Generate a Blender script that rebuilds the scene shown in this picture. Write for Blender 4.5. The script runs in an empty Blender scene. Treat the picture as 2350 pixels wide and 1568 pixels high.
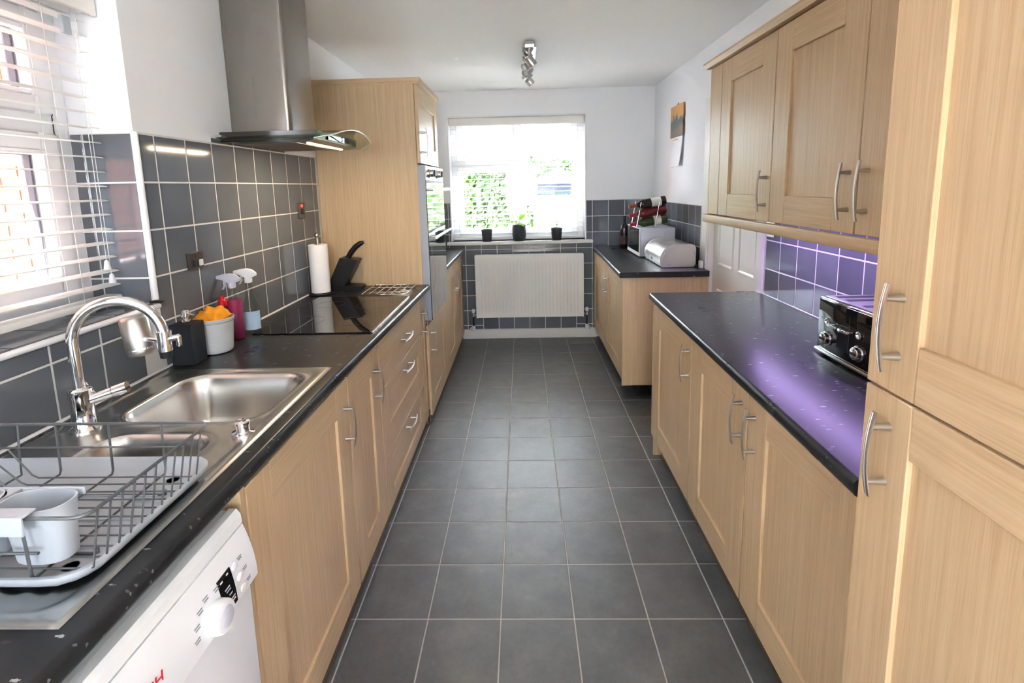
import bpy, bmesh, math, random
from mathutils import Vector, Matrix, noise
rnd = random.Random(11)
sc = bpy.context.scene
C = sc.collection

# ------------------------------------------------------------------ camera
W, H = 2350, 1568
F, CX, CY = 1153.70, 1169.26, 599.31
PITCH, YAW, ROLL, CAMZ = 0.1475, -0.0268, -0.0238, 1.511
cam = bpy.data.cameras.new('camera')
cam.sensor_fit = 'HORIZONTAL'; cam.sensor_width = 36.0
cam.lens = F / W * 36.0
cam.shift_x = (W / 2 - CX) / W
cam.shift_y = (CY - H / 2) / W
cam.clip_start = 0.02; cam.clip_end = 200
cy_, sy_, cp_, sp_, cr_, sr_ = math.cos(YAW), math.sin(YAW), math.cos(PITCH), math.sin(PITCH), math.cos(ROLL), math.sin(ROLL)
Rv = Vector((cy_, -sy_, 0)); Fv = Vector((cp_ * sy_, cp_ * cy_, -sp_)); Uv = Vector((sp_ * sy_, sp_ * cy_, cp_))
R2 = cr_ * Rv + sr_ * Uv; U2 = cr_ * Uv - sr_ * Rv
camo = bpy.data.objects.new('camera', cam); C.objects.link(camo)
camo.matrix_world = Matrix(((R2.x, U2.x, -Fv.x, 0), (R2.y, U2.y, -Fv.y, 0), (R2.z, U2.z, -Fv.z, CAMZ), (0, 0, 0, 1)))
sc.camera = camo

# ------------------------------------------------------------------ light and exposure
sc.view_settings.view_transform = 'Standard'; sc.view_settings.look = 'None'
sc.view_settings.gamma = 1.0; sc.view_settings.use_curve_mapping = False
sc.view_settings.exposure = 1.72
wd = bpy.data.worlds.new('world'); sc.world = wd; wd.use_nodes = True
wn = wd.node_tree; wn.nodes.clear()
sky = wn.nodes.new('ShaderNodeTexSky'); sky.sky_type = 'HOSEK_WILKIE'
SUN_DIR = Vector((0.2, 0.8, -1.2)).normalized()          # the way the sunlight travels
sky.sun_direction = (-SUN_DIR); sky.turbidity = 4.0; sky.ground_albedo = 0.4
mixw = wn.nodes.new('ShaderNodeMixRGB'); mixw.inputs[0].default_value = 0.75
mixw.inputs[2].default_value = (0.80, 0.90, 1.0, 1)       # thin bright cloud over the blue
bgn = wn.nodes.new('ShaderNodeBackground'); bgn.inputs[1].default_value = 12.0
outw = wn.nodes.new('ShaderNodeOutputWorld')
wn.links.new(sky.outputs[0], mixw.inputs[1]); wn.links.new(mixw.outputs[0], bgn.inputs[0]); wn.links.new(bgn.outputs[0], outw.inputs[0])
sl = bpy.data.lights.new('sun', 'SUN'); sl.energy = 150.0; sl.angle = 0.02; sl.color = (1, 0.99, 0.96)
so = bpy.data.objects.new('sun', sl); C.objects.link(so)
so.rotation_euler = SUN_DIR.to_track_quat('-Z', 'Y').to_euler(); so.location = (-6, -4, 7)
def portal(loc, direction, sx, sy):
    l = bpy.data.lights.new('daylight_portal', 'AREA'); l.shape = 'RECTANGLE'; l.size = sx; l.size_y = sy
    l.cycles.is_portal = True
    o = bpy.data.objects.new('daylight_portal', l); C.objects.link(o); o.location = loc
    o.rotation_euler = Vector(direction).to_track_quat('-Z', 'Z').to_euler(); return o
portal((-1.50, 1.17, 1.63), (1, 0, 0), .90, 0.96)
portal((-0.036, 5.02, 1.575), (0, -1, 0), 1.30, 1.17)
portal((0.0, -2.26, 1.55), (0, 1, 0), .92, 1.1)  # portal at the fill window added behind the camera
sc.cycles.max_bounces = 10; sc.cycles.diffuse_bounces = 6; sc.cycles.glossy_bounces = 5
sc.cycles.transparent_max_bounces = 16; sc.cycles.transmission_bounces = 8
sc.cycles.caustics_reflective = False; sc.cycles.caustics_refractive = False
sc.cycles.sample_clamp_indirect = 30.0

# ------------------------------------------------------------------ materials
def srgb(r, g, b):
    f = lambda c: (c / 255 / 12.92) if c / 255 <= .04045 else ((c / 255 + .055) / 1.055) ** 2.4
    return (f(r), f(g), f(b), 1)
MATS = {}
def pm(name, col, rough=.5, metal=0., spec=.5, coat=0., emit=None, es=0., trans=0., ior=1.45, alpha=1.):
    m = bpy.data.materials.new(name); m.use_nodes = True
    b = m.node_tree.nodes['Principled BSDF']
    b.inputs['Base Color'].default_value = col; b.inputs['Roughness'].default_value = rough
    b.inputs['Metallic'].default_value = metal; b.inputs['Specular IOR Level'].default_value = spec
    b.inputs['Coat Weight'].default_value = coat; b.inputs['Coat Roughness'].default_value = .05
    b.inputs['Transmission Weight'].default_value = trans; b.inputs['IOR'].default_value = ior
    if emit: b.inputs['Emission Color'].default_value = emit; b.inputs['Emission Strength'].default_value = es
    MATS[name] = m; return m
class N:
    """small node-graph helper"""
    def __init__(s, m): s.t = m.node_tree; s.b = s.t.nodes.get('Principled BSDF')
    def n(s, typ, **kw):
        x = s.t.nodes.new(typ)
        for k, v in kw.items():
            if k.startswith('i_'):
                key = k[2:]
                x.inputs[int(key) if key.isdigit() else key.replace('_', ' ')].default_value = v
            else: setattr(x, k, v)
        return x
    def l(s, a, b): s.t.links.new(a, b)
    def coord(s, scale=(1, 1, 1), rand=True, kind='Object'):
        tc = s.n('ShaderNodeTexCoord'); mp = s.n('ShaderNodeMapping'); mp.inputs['Scale'].default_value = scale
        if rand:
            oi = s.n('ShaderNodeObjectInfo'); mu = s.n('ShaderNodeMath', operation='MULTIPLY'); mu.inputs[1].default_value = 37.0
            ad = s.n('ShaderNodeVectorMath', operation='ADD')
            s.l(oi.outputs['Random'], mu.inputs[0]); s.l(tc.outputs[kind], ad.inputs[0]); s.l(mu.outputs[0], ad.inputs[1]); s.l(ad.outputs[0], mp.inputs['Vector'])
        else: s.l(tc.outputs[kind], mp.inputs['Vector'])
        return mp.outputs[0]
    def noise(s, vec, scale, detail=4, rough=.55):
        x = s.n('ShaderNodeTexNoise'); x.inputs['Scale'].default_value = scale; x.inputs['Detail'].default_value = detail; x.inputs['Roughness'].default_value = rough
        s.l(vec, x.inputs['Vector']); return x.outputs['Fac']
    def ramp(s, fac, stops):
        r = s.n('ShaderNodeValToRGB'); e = r.color_ramp.elements
        while len(e) < len(stops): e.new(.5)
        for a, (p, c) in zip(e, stops): a.position = p; a.color = c
        s.l(fac, r.inputs[0]); return r.outputs[0]
    def bump(s, fac, strength=.2, dist=.001):
        b = s.n('ShaderNodeBump'); b.inputs['Strength'].default_value = strength; b.inputs['Distance'].default_value = dist
        s.l(fac, b.inputs['Height']); s.l(b.outputs[0], s.b.inputs['Normal'])
def oak(name, scale):
    m = pm(name, (.6, .4, .2, 1), .42, spec=.45); g = N(m); v = g.coord(scale)
    a = g.noise(v, 1.0, 5, .6); fine = g.noise(g.coord(tuple(k * 4 for k in scale)), 1.0, 2, .5)
    c = g.ramp(a, [(.25, srgb(190, 161, 124)), (.5, srgb(202, 174, 138)), (.75, srgb(212, 186, 151))])
    pores = g.ramp(fine, [(.32, (.86, .83, .80, 1)), (.5, (1, 1, 1, 1))])
    mx = g.n('ShaderNodeMixRGB', blend_type='MULTIPLY'); mx.inputs[0].default_value = .5
    g.l(c, mx.inputs[1]); g.l(pores, mx.inputs[2]); g.l(mx.outputs[0], g.b.inputs['Base Color'])
    g.bump(fine, .12, .0006); return m
OAKV = oak('oak_vertical_grain', (110, 110, 2.2))
OAKH = oak('oak_horizontal_grain', (110, 2.2, 110))
OAKX = oak('oak_cross_grain', (2.2, 110, 110))
def worktop_mat():
    m = pm('black_laminate', (.012, .012, .014, 1), .27, spec=.5); g = N(m)
    v = g.coord((1, 1, 1), rand=False)
    a = g.noise(v, 9, 6, .6); base = g.ramp(a, [(.3, (.014, .014, .016, 1)), (.7, (.021, .022, .025, 1))])
    vo = g.n('ShaderNodeTexVoronoi'); vo.inputs['Scale'].default_value = 1.0; vo.inputs['Randomness'].default_value = 1.0
    wp = g.n('ShaderNodeTexNoise'); wp.inputs['Scale'].default_value = 320; wv = g.coord((1, 1, 1), rand=False); g.l(wv, wp.inputs['Vector'])
    wa = g.n('ShaderNodeVectorMath', operation='MULTIPLY_ADD'); wa.inputs[1].default_value = (.3, .3, .3); g.l(wp.outputs['Color'], wa.inputs[0]); g.l(g.coord((22, 66, 60), rand=False), wa.inputs[2])
    g.l(wa.outputs[0], vo.inputs['Vector'])
    near = g.n('ShaderNodeMath', operation='LESS_THAN'); near.inputs[1].default_value = .165; g.l(vo.outputs['Distance'], near.inputs[0])
    sc2 = g.n('ShaderNodeSeparateXYZ'); g.l(vo.outputs['Color'], sc2.inputs[0]); on = g.n('ShaderNodeMapRange'); on.inputs['From Min'].default_value = .45; on.inputs['From Max'].default_value = 1.0; g.l(sc2.outputs[0], on.inputs[0])
    mul = g.n('ShaderNodeMath', operation='MULTIPLY'); g.l(near.outputs[0], mul.inputs[0]); g.l(on.outputs[0], mul.inputs[1]); fac = mul.outputs[0]
    mx = g.n('ShaderNodeMixRGB'); g.l(fac, mx.inputs[0]); g.l(base, mx.inputs[1]); mx.inputs[2].default_value = (.42, .42, .44, 1)
    g.l(mx.outputs[0], g.b.inputs['Base Color'])
    rr = g.n('ShaderNodeMapRange'); rr.inputs['To Min'].default_value = .26; rr.inputs['To Max'].default_value = .30; g.l(a, rr.inputs[0]); g.l(rr.outputs[0], g.b.inputs['Roughness'])
    g.bump(g.noise(g.coord((1, 1, 1), rand=False), 260, 2), .08, .0004); return m
TOP = worktop_mat()
def glaze():
    m = pm('slate_glazed_tile', srgb(92, 98, 108), .1, spec=.6); g = N(m)
    a = g.noise(g.coord((1, 1, 1)), 3.0, 2); c = g.ramp(a, [(.3, srgb(96, 101, 109)), (.7, srgb(109, 114, 122))])
    oi = g.n('ShaderNodeObjectInfo'); mr = g.n('ShaderNodeMapRange'); mr.inputs['To Min'].default_value = .9; mr.inputs['To Max'].default_value = 1.08
    g.l(oi.outputs['Random'], mr.inputs[0]); mx = g.n('ShaderNodeVectorMath', operation='SCALE'); g.l(c, mx.inputs[0]); g.l(mr.outputs[0], mx.inputs['Scale'])
    g.l(mx.outputs[0], g.b.inputs['Base Color']); g.bump(g.noise(g.coord((1, 1, 1)), 14, 2), .05, .002); return m
TILE = glaze()
def floormat():
    m = pm('charcoal_floor_tile', (.09, .09, .09, 1), .38, spec=1.0, ior=1.6); g = N(m)
    a = g.noise(g.coord((1, 1, 1)), 9, 5, .65); b = g.noise(g.coord((1, 1, 1)), 60, 3, .6)
    c = g.ramp(a, [(.3, srgb(62, 62, 63)), (.52, srgb(78, 78, 78)), (.75, srgb(96, 96, 94))])
    d = g.ramp(b, [(.3, (.82, .82, .82, 1)), (.7, (1.12, 1.12, 1.12, 1))])
    mx = g.n('ShaderNodeMixRGB', blend_type='MULTIPLY'); mx.inputs[0].default_value = .8; g.l(c, mx.inputs[1]); g.l(d, mx.inputs[2]); g.l(mx.outputs[0], g.b.inputs['Base Color'])
    rr = g.n('ShaderNodeMapRange'); rr.inputs['To Min'].default_value = .36; rr.inputs['To Max'].default_value = .48; g.l(a, rr.inputs[0]); g.l(rr.outputs[0], g.b.inputs['Roughness'])
    g.bump(b, .1, .0008); return m
FLOOR = floormat()
def paint(name, col, sc_=90, st=.12):
    m = pm(name, col, .75, spec=.25); g = N(m); g.bump(g.noise(g.coord((1, 1, 1), rand=False), sc_, 3), st, .0012); return m
WALLP = paint('white_wall_paint', srgb(243, 244, 247)); CEILP = paint('white_ceiling_paint', srgb(244, 244, 243))
GROUT = paint('pale_grout', srgb(222, 220, 217), 200, .2); FGROUT = paint('floor_grout', srgb(178, 172, 164), 200, .2)
UPVC = pm('white_upvc', srgb(240, 241, 243), .25); GLOSSW = pm('white_gloss_paint', srgb(240, 238, 233), .28)
BLINDW = pm('white_painted_slat', srgb(240, 238, 234), .4); CORD = pm('white_cord', srgb(225, 222, 216), .8)
def brushed(name, col, rough, scale, st=.15):
    m = pm(name, col, rough, 1.0); g = N(m); v = g.noise(g.coord(scale), 1.0, 3)
    rr = g.n('ShaderNodeMapRange'); rr.inputs['To Min'].default_value = rough * .75; rr.inputs['To Max'].default_value = rough * 1.3; g.l(v, rr.inputs[0]); g.l(rr.outputs[0], g.b.inputs['Roughness'])
    g.bump(v, st, .0003); return m
STEEL = brushed('brushed_steel', (.55, .54, .52, 1), .3, (4, 4, 300)); HSTEEL = brushed('hood_steel', (.33, .31, .285, 1), .24, (300, 300, 3), .02)
SINKST = pm('sink_steel', (.58, .57, .55, 1), .27, 1.0)
NICKEL = pm('satin_nickel', (.52, .50, .47, 1), .3, 1.0); CHROME = pm('chrome', (.82, .82, .83, 1), .05, 1.0)
BLACKP = pm('black_plastic', (.012, .012, .013, 1), .4); BLACKG = pm('black_glass', (.008, .008, .009, 1), .03, spec=.7)
RUBBER = pm('black_rubber', (.02, .02, .02, 1), .7); GASKET = pm('grey_spacer_bar', srgb(70, 74, 84), .35, .3)
ENAMEL = pm('white_enamel', srgb(232, 235, 238), .25); RADW = pm('cream_radiator_enamel', srgb(241, 240, 235), .35)
WPLAST = pm('white_plastic', srgb(235, 236, 238), .35); GREYPL = pm('pale_grey_plastic', srgb(176, 184, 194), .38)
WIRE = pm('grey_coated_wire', srgb(112, 116, 120), .3, .6); PAPER = paint('white_paper_towel', srgb(244, 244, 247), 160, .3)
REDPL = pm('red_plastic', srgb(215, 20, 25), .3); ORANGE = paint('orange_cloth', srgb(244, 160, 40), 300, .4)
CERAM = pm('white_glazed_ceramic', srgb(214, 216, 218), .2); SLATE = paint('black_slate_stone', srgb(44, 46, 52), 40, .5)
BRASS = pm('brass', srgb(190, 150, 80), .3, 1.0); LEAF = pm('bright_green_leaf', srgb(120, 190, 60), .45); LEAFD = pm('dark_green_leaf', srgb(60, 100, 45), .5)
for _m, _c in ((LEAF, srgb(150, 215, 60)), (LEAFD, srgb(90, 140, 50))):
    g_ = N(_m); tl = g_.n('ShaderNodeBsdfTranslucent'); tl.inputs[0].default_value = _c; ms = g_.n('ShaderNodeMixShader'); ms.inputs[0].default_value = .45
    g_.l(g_.b.outputs[0], ms.inputs[1]); g_.l(tl.outputs[0], ms.inputs[2]); g_.l(ms.outputs[0], g_.t.nodes['Material Output'].inputs['Surface'])
POT = pm('charcoal_plant_pot', srgb(52, 55, 58), .5); SOIL = pm('potting_soil', srgb(50, 40, 32), .9)
NEON = pm('red_neon', srgb(255, 40, 30), .3, emit=srgb(255, 30, 20), es=4.0)
PLATE = pm('dark_steel_plate', (.14, .125, .115, 1), .35, 1.0)
ALU = pm('aluminium_trim', (.75, .75, .76, 1), .25, 1.0)
TRIMW = pm('white_tile_trim', srgb(236, 236, 240), .3)
SHADEGAP = pm('painted_recess_shade', (.02, .018, .016, 1), .8)  # near-black colour painting the shade of slots and the far cabinet gap
PLINTH = pm('dark_plinth', srgb(96, 80, 62), .6)
MWHITE = pm('pale_grey_enamel', srgb(205, 208, 222), .3)
PRINTG = pm('grey_print', srgb(150, 152, 156), .6); PRINTR = pm('red_print', srgb(200, 20, 30), .5); PRINTW = pm('white_print', srgb(235, 235, 235), .6)
def thin_glass(name, tint=(1, 1, 1, 1), gloss=1.0, base=.04):
    m = bpy.data.materials.new(name); m.use_nodes = True; t = m.node_tree; t.nodes.clear(); g = N(m)
    o = g.n('ShaderNodeOutputMaterial'); tr = g.n('ShaderNodeBsdfTransparent'); tr.inputs[0].default_value = tint
    gl = g.n('ShaderNodeBsdfGlossy'); gl.inputs['Roughness'].default_value = .02
    lw = g.n('ShaderNodeLayerWeight'); lw.inputs[0].default_value = .5
    pw = g.n('ShaderNodeMath', operation='POWER'); pw.inputs[1].default_value = 5.0; g.l(lw.outputs['Facing'], pw.inputs[0])
    sk = g.n('ShaderNodeMath', operation='MULTIPLY_ADD'); sk.inputs[1].default_value = .95; sk.inputs[2].default_value = base; g.l(pw.outputs[0], sk.inputs[0])   # Schlick reflectance
    mx = g.n('ShaderNodeMixShader'); g.l(sk.outputs[0], mx.inputs[0]); g.l(tr.outputs[0], mx.inputs[1]); g.l(gl.outputs[0], mx.inputs[2]); g.l(mx.outputs[0], o.inputs[0]); return m
GLASS = thin_glass('clear_window_glass', (.985, .985, .985, 1)); HGLASS = thin_glass('hood_glass', (.80, .84, .78, 1)); CLEARPL = thin_glass('clear_plastic', (.86, .88, .88, 1))
OVENG = pm('oven_door_glass', (.02, .024, .026, 1), .03, spec=1.0, coat=1.0)
GREENL = pm('green_liquid', srgb(20, 130, 50), .1, trans=.3); PINKL = pm('pink_liquid', srgb(178, 60, 110), .12, trans=.25); LBLUE = pm('pale_blue_label', srgb(190, 215, 238), .5)
WINEG = pm('dark_wine_glass', (.012, .008, .008, 1), .08, spec=.7); WINER = pm('red_wine_glass', (.12, .008, .012, 1), .1, spec=.7); WINEGR = pm('green_wine_glass', (.03, .05, .012, 1), .1, spec=.7)
FOILR = pm('red_capsule_foil', srgb(170, 25, 45), .35); FOILC = pm('copper_capsule_foil', srgb(150, 62, 40), .35); LABELW = pm('cream_label', srgb(225, 222, 214), .6)
BREAD = brushed('bread_bin_steel', (.72, .68, .64, 1), .28, (6, 300, 6), .08)
HOODLT = pm('warm_hood_lamp', (1, .9, .75, 1), .5, emit=(1, .78, .5, 1), es=14.0)
LEDM = pm('purple_led_strip', (.6, .4, 1, 1), .5, emit=(.50, .26, 1.0, 1), es=5.0)
SPOTF = pm('spot_lens', (.9, .9, .9, 1), .2)
def picture():
    m = pm('calendar_landscape_print', (.5, .4, .3, 1), .55); g = N(m); tc = g.n('ShaderNodeTexCoord'); sp = g.n('ShaderNodeSeparateXYZ'); g.l(tc.outputs['Generated'], sp.inputs[0])
    nz = g.noise(tc.outputs['Generated'], 5, 5); ad = g.n('ShaderNodeMath', operation='MULTIPLY_ADD'); g.l(nz, ad.inputs[0]); ad.inputs[1].default_value = .75; g.l(sp.outputs['Z'], ad.inputs[2])
    c = g.ramp(ad.outputs[0], [(.3, srgb(105, 100, 84)), (.55, srgb(140, 112, 90)), (.78, srgb(84, 96, 84)), (.95, srgb(110, 118, 112)), (1.0, srgb(215, 160, 90))]); g.l(c, g.b.inputs['Base Color']); return m
PICT = picture()
def brickm():
    m = pm('red_brick', srgb(196, 104, 74), .85); g = N(m); a = g.noise(g.coord((1, 1, 1)), 12, 4)
    c = g.ramp(a, [(.3, srgb(132, 70, 48)), (.7, srgb(156, 92, 66))]); g.l(c, g.b.inputs['Base Color']); g.bump(g.noise(g.coord((1, 1, 1)), 60, 3), .4, .003); return m
BRICK = brickm(); MORTAR = paint('mortar', srgb(120, 100, 86), 80, .3)
def brickfar():
    m = pm('distant_brickwork', srgb(196, 104, 74), .85); g = N(m); tc = g.n('ShaderNodeTexCoord'); sx = g.n('ShaderNodeSeparateXYZ'); cb = g.n('ShaderNodeCombineXYZ')
    g.l(tc.outputs['Object'], sx.inputs[0]); g.l(sx.outputs['Y'], cb.inputs[0]); g.l(sx.outputs['Z'], cb.inputs[1])
    b = g.n('ShaderNodeTexBrick'); b.inputs['Color1'].default_value = srgb(132, 70, 48); b.inputs['Color2'].default_value = srgb(150, 86, 62); b.inputs['Mortar'].default_value = srgb(120, 100, 86)
    b.inputs['Scale'].default_value = 1.0; b.inputs['Brick Width'].default_value = .225; b.inputs['Row Height'].default_value = .075; b.inputs['Mortar Size'].default_value = .006
    g.l(cb.outputs[0], b.inputs['Vector']); g.l(b.outputs['Color'], g.b.inputs['Base Color']); return m
BRICKF = brickfar()
PAVE = paint('pale_paving', srgb(226, 226, 226), 30, .3); SHED = paint('grey_shed_timber', srgb(44, 50, 58), 30, .3)
def hedgem():
    m = pm('hedge_leaf', srgb(92, 140, 62), .5); g = N(m); ge = g.n('ShaderNodeNewGeometry')
    c = g.ramp(ge.outputs['Random Per Island'], [(0, srgb(16, 38, 12)), (.5, srgb(38, 76, 26)), (1, srgb(72, 110, 42))]); g.l(c, g.b.inputs['Base Color']); return m
HEDGE = hedgem()

# ------------------------------------------------------------------ mesh helpers
class M:
    def __init__(s): s.bm = bmesh.new()
    def box(s, x0, x1, y0, y1, z0, z1, b=0., seg=1):
        x0, x1 = sorted((x0, x1)); y0, y1 = sorted((y0, y1)); z0, z1 = sorted((z0, z1))
        r = bmesh.ops.create_cube(s.bm, size=1.0)
        for v in r['verts']: v.co = Vector((x0 if v.co.x < 0 else x1, y0 if v.co.y < 0 else y1, z0 if v.co.z < 0 else z1))
        b = min(b, .49 * min(x1 - x0, y1 - y0, z1 - z0))
        if b > 0:
            es = list({e for v in r['verts'] for e in v.link_edges})
            bmesh.ops.bevel(s.bm, geom=es, offset=b, segments=seg, affect='EDGES', profile=.5)
        return s
    def ring(s, c, u, v, r, n): return [s.bm.verts.new(c + u * (r * math.cos(2 * math.pi * i / n)) + v * (r * math.sin(2 * math.pi * i / n))) for i in range(n)]
    def bridge(s, a, b):
        n = len(a)
        for i in range(n):
            try: s.bm.faces.new((a[i], a[(i + 1) % n], b[(i + 1) % n], b[i]))
            except ValueError: pass
    def cyl(s, p0, p1, r0, r1=None, n=16, caps=True):
        p0, p1 = Vector(p0), Vector(p1); r1 = r0 if r1 is None else r1
        d = (p1 - p0).normalized(); u = d.orthogonal().normalized(); v = d.cross(u)
        a, b = s.ring(p0, u, v, r0, n), s.ring(p1, u, v, r1, n); s.bridge(a, b)
        if caps: s.bm.faces.new(list(reversed(a))); s.bm.faces.new(b)
        return s
    def tube(s, pts, r, n=8, closed=False):
        pts = [Vector(p) for p in pts]; m = len(pts); rings = []; u = None
        for i in range(m):
            if closed: d = (pts[(i + 1) % m] - pts[i - 1]).normalized()
            else: d = (pts[min(i + 1, m - 1)] - pts[max(i - 1, 0)]).normalized()
            if u is None: u = d.orthogonal().normalized()
            u = (u - d * u.dot(d)).normalized(); v = d.cross(u)
            rad = r[i] if isinstance(r, (list, tuple)) else r
            rings.append(s.ring(pts[i], u, v, rad, n))
        for i in range(m - 1): s.bridge(rings[i], rings[i + 1])
        if closed: s.bridge(rings[-1], rings[0])
        else: s.bm.faces.new(list(reversed(rings[0]))); s.bm.faces.new(rings[-1])
        return s
    def lathe(s, prof, c, n=28, axis=(0, 0, 1), caps=True):
        c = Vector(c); d = Vector(axis).normalized(); u = d.orthogonal().normalized(); v = d.cross(u); rings = []
        for r, z in prof: rings.append(s.ring(c + d * z, u, v, max(r, 1e-5), n))
        for a, b in zip(rings, rings[1:]): s.bridge(a, b)
        if caps and prof[0][0] > 1e-4: s.bm.faces.new(list(reversed(rings[0])))
        if caps and prof[-1][0] > 1e-4: s.bm.faces.new(rings[-1])
        return s
    def prism(s, poly, axis, a, b):
        """poly: 2D outline in the two remaining axes (in x,y,z order); extruded from a to b along axis"""
        def pt(p, t): q = list(p); q.insert(axis, t); return Vector(q)
        A = [s.bm.verts.new(pt(p, a)) for p in poly]; B = [s.bm.verts.new(pt(p, b)) for p in poly]
        s.bridge(A, B); s.bm.faces.new(list(reversed(A))); s.bm.faces.new(B); return s
    def loft(s, sections, caps=True):
        R_ = [[s.bm.verts.new(Vector(p)) for p in sec] for sec in sections]
        for a, b in zip(R_, R_[1:]): s.bridge(a, b)
        if caps: s.bm.faces.new(list(reversed(R_[0]))); s.bm.faces.new(R_[-1])
        return s
    def grid(s, fn, nu, nv):
        V = [[s.bm.verts.new(Vector(fn(i / nu, j / nv))) for j in range(nv + 1)] for i in range(nu + 1)]
        for i in range(nu):
            for j in range(nv): s.bm.faces.new((V[i][j], V[i + 1][j], V[i + 1][j + 1], V[i][j + 1]))
        return s
    def mesh(s, name, origin=(0, 0, 0), smooth=40):
        bmesh.ops.recalc_face_normals(s.bm, faces=s.bm.faces)
        bmesh.ops.translate(s.bm, verts=s.bm.verts, vec=-Vector(origin))
        me = bpy.data.meshes.new(name); s.bm.to_mesh(me); s.bm.free()
        if smooth:
            for p in me.polygons: p.use_smooth = True
            me.set_sharp_from_angle(angle=math.radians(smooth))
        return me
def tag(o, label=None, cat=None, group=None, kind=None):
    if label: o['label'] = label
    if cat: o['category'] = cat
    if group: o['group'] = group
    if kind: o['kind'] = kind
    return o
def thing(name, label, cat, loc, group=None, rz=0.):
    o = bpy.data.objects.new(name, None); C.objects.link(o); o.location = loc; o.rotation_euler = (0, 0, rz)
    o.empty_display_size = .05
    return tag(o, label, cat, group)
def absloc(o):
    v = Vector(o.location)
    while o.parent: o = o.parent; v = v + Vector(o.location)
    return v
def part(parent, name, m, material, smooth=40, label=None):
    """mesh m is given in world coordinates; parents carry translation only"""
    o = bpy.data.objects.new(name, m.mesh(name, absloc(parent), smooth)); o.data.materials.append(material)
    C.objects.link(o); o.parent = parent
    if label: o['label'] = label
    return o
def solo(name, m, material, label, cat, origin, group=None, smooth=40):
    o = bpy.data.objects.new(name, m.mesh(name, origin, smooth)); o.data.materials.append(material); o.location = origin
    C.objects.link(o); return tag(o, label, cat, group)
def struct(name, m, material, origin=(0, 0, 0), label=None, smooth=40):
    o = bpy.data.objects.new(name, m.mesh(name, origin, smooth)); o.data.materials.append(material); o.location = origin
    C.objects.link(o); tag(o, label, None, None, 'structure'); return o
def shared(parent, name, me, loc, rot=(0, 0, 0)):
    o = bpy.data.objects.new(name, me); C.objects.link(o); o.parent = parent
    o.location = Vector(loc) - absloc(parent); o.rotation_euler = rot; return o
_tc = {}
def tile_mesh(w, h, material, t=.005, b=.0014):
    k = (round(w, 4), round(h, 4), material.name, t)
    if k in _tc: return _tc[k]
    w2, h2 = w / 2, h / 2; V = []
    for (i, z) in ((0, 0), (0, t - b * .6), (b, t)):
        V += [(-w2 + i, -h2 + i, z), (w2 - i, -h2 + i, z), (w2 - i, h2 - i, z), (-w2 + i, h2 - i, z)]
    Fc = [(8, 9, 10, 11)]
    for a in (0, 4):
        for i in range(4): Fc.append((a + i, a + (i + 1) % 4, a + 4 + (i + 1) % 4, a + 4 + i))
    me = bpy.data.meshes.new('tile'); me.from_pydata(V, [], Fc); me.materials.append(material); _tc[k] = me; return me
HP = math.pi / 2
# tile facing: plane orientation of a wall tile. u runs along the wall, v up
ROT = {'+x': (HP, 0, HP), '-x': (HP, 0, -HP), '-y': (HP, 0, 0), '+z': (0, 0, 0)}
def tiles(parent, face, plane, us, vs, skip=None, g=.0062, material=TILE, t=.005):
    for i in range(len(us) - 1):
        for j in range(len(vs) - 1):
            u0, u1, v0, v1 = us[i], us[i + 1], vs[j], vs[j + 1]
            if skip and skip(u0, u1, v0, v1): continue
            w, h = u1 - u0 - g, v1 - v0 - g
            if w < .006 or h < .006: continue
            uc, vc = (u0 + u1) / 2, (v0 + v1) / 2
            loc = {'+x': (plane, uc, vc), '-x': (plane, uc, vc), '-y': (uc, plane, vc), '+z': (uc, vc, plane)}[face]
            o = shared(parent, 'tile', tile_mesh(w, h, material, t), loc, ROT[face])
            if material is TILE: o.rotation_euler = (ROT[face][0] + rnd.uniform(-.0012, .0012), 0, ROT[face][2] + rnd.uniform(-.0012, .0012))

# ------------------------------------------------------------------ the room
XL, XR, YB, YR, ZC = -1.235, 1.265, 4.90, -2.2, 2.405
CT = 0.922                                    # worktop height
floor = struct('floor', M().box(-1.5, 1.6, YR - .1, YB + .1, -.12, -.0010), FGROUT, label='charcoal tiled kitchen floor with pale grout lines')
fx = [-.3609 + .2587 * c for c in range(-2, 7)]; fy = [1.5692 + .2587 * r for r in range(-8, 14)]
tiles(floor, '+z', -.005, fx, fy, skip=lambda a, b, c, d: (a < -.9) or (a > .76 and c < 2.4), g=.0045, material=FLOOR, t=.005)
ceil = struct('ceiling', M().box(-1.6, 1.6, YR - .1, YB + .2, ZC, ZC + .1), CEILP, label='plain white ceiling')
# left wall with the window recess  (Y .34..1.618, Z 1.149..2.115)
WY0, WY1, WZ0, WZ1 = .72, 1.618, 1.145, 2.115
TD = .30                                       # wall thickness
wl = M()
wl.box(XL - TD, XL, YR, WY0, 0, ZC); wl.box(XL - TD, XL, WY1, YB, 0, ZC)
wl.box(XL - TD, XL, WY0, WY1, 0, WZ0); wl.box(XL - TD, XL, WY0, WY1, WZ1, ZC)
wall_left = struct('wall_left', wl, WALLP, label='white wall with a tiled splashback and a recessed window')
TP, TH = .1586, .1566
lu = [1.701 + TP * i for i in range(-12, 9)]; lu = [u for u in lu if u > .25]
vz = [.9257 + TH * i for i in range(6)]
g = M(); g.box(XL, XL + .0038, .25, WY0, CT, vz[-1]); g.box(XL, XL + .0038, WY0, WY1, CT, WZ0); g.box(XL, XL + .0038, WY1, 3.05, CT, vz[-1] + .004); g.box(XL, XL + .0038, 2.018, 2.65, vz[-1] + .004, vz[-1] + .03)
part(wall_left, 'grout_bed', g, GROUT)
tiles(wall_left, '+x', XL, [WY1 + .012, 1.701] + [u for u in lu if u > 1.71] + [3.03], vz)
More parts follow.
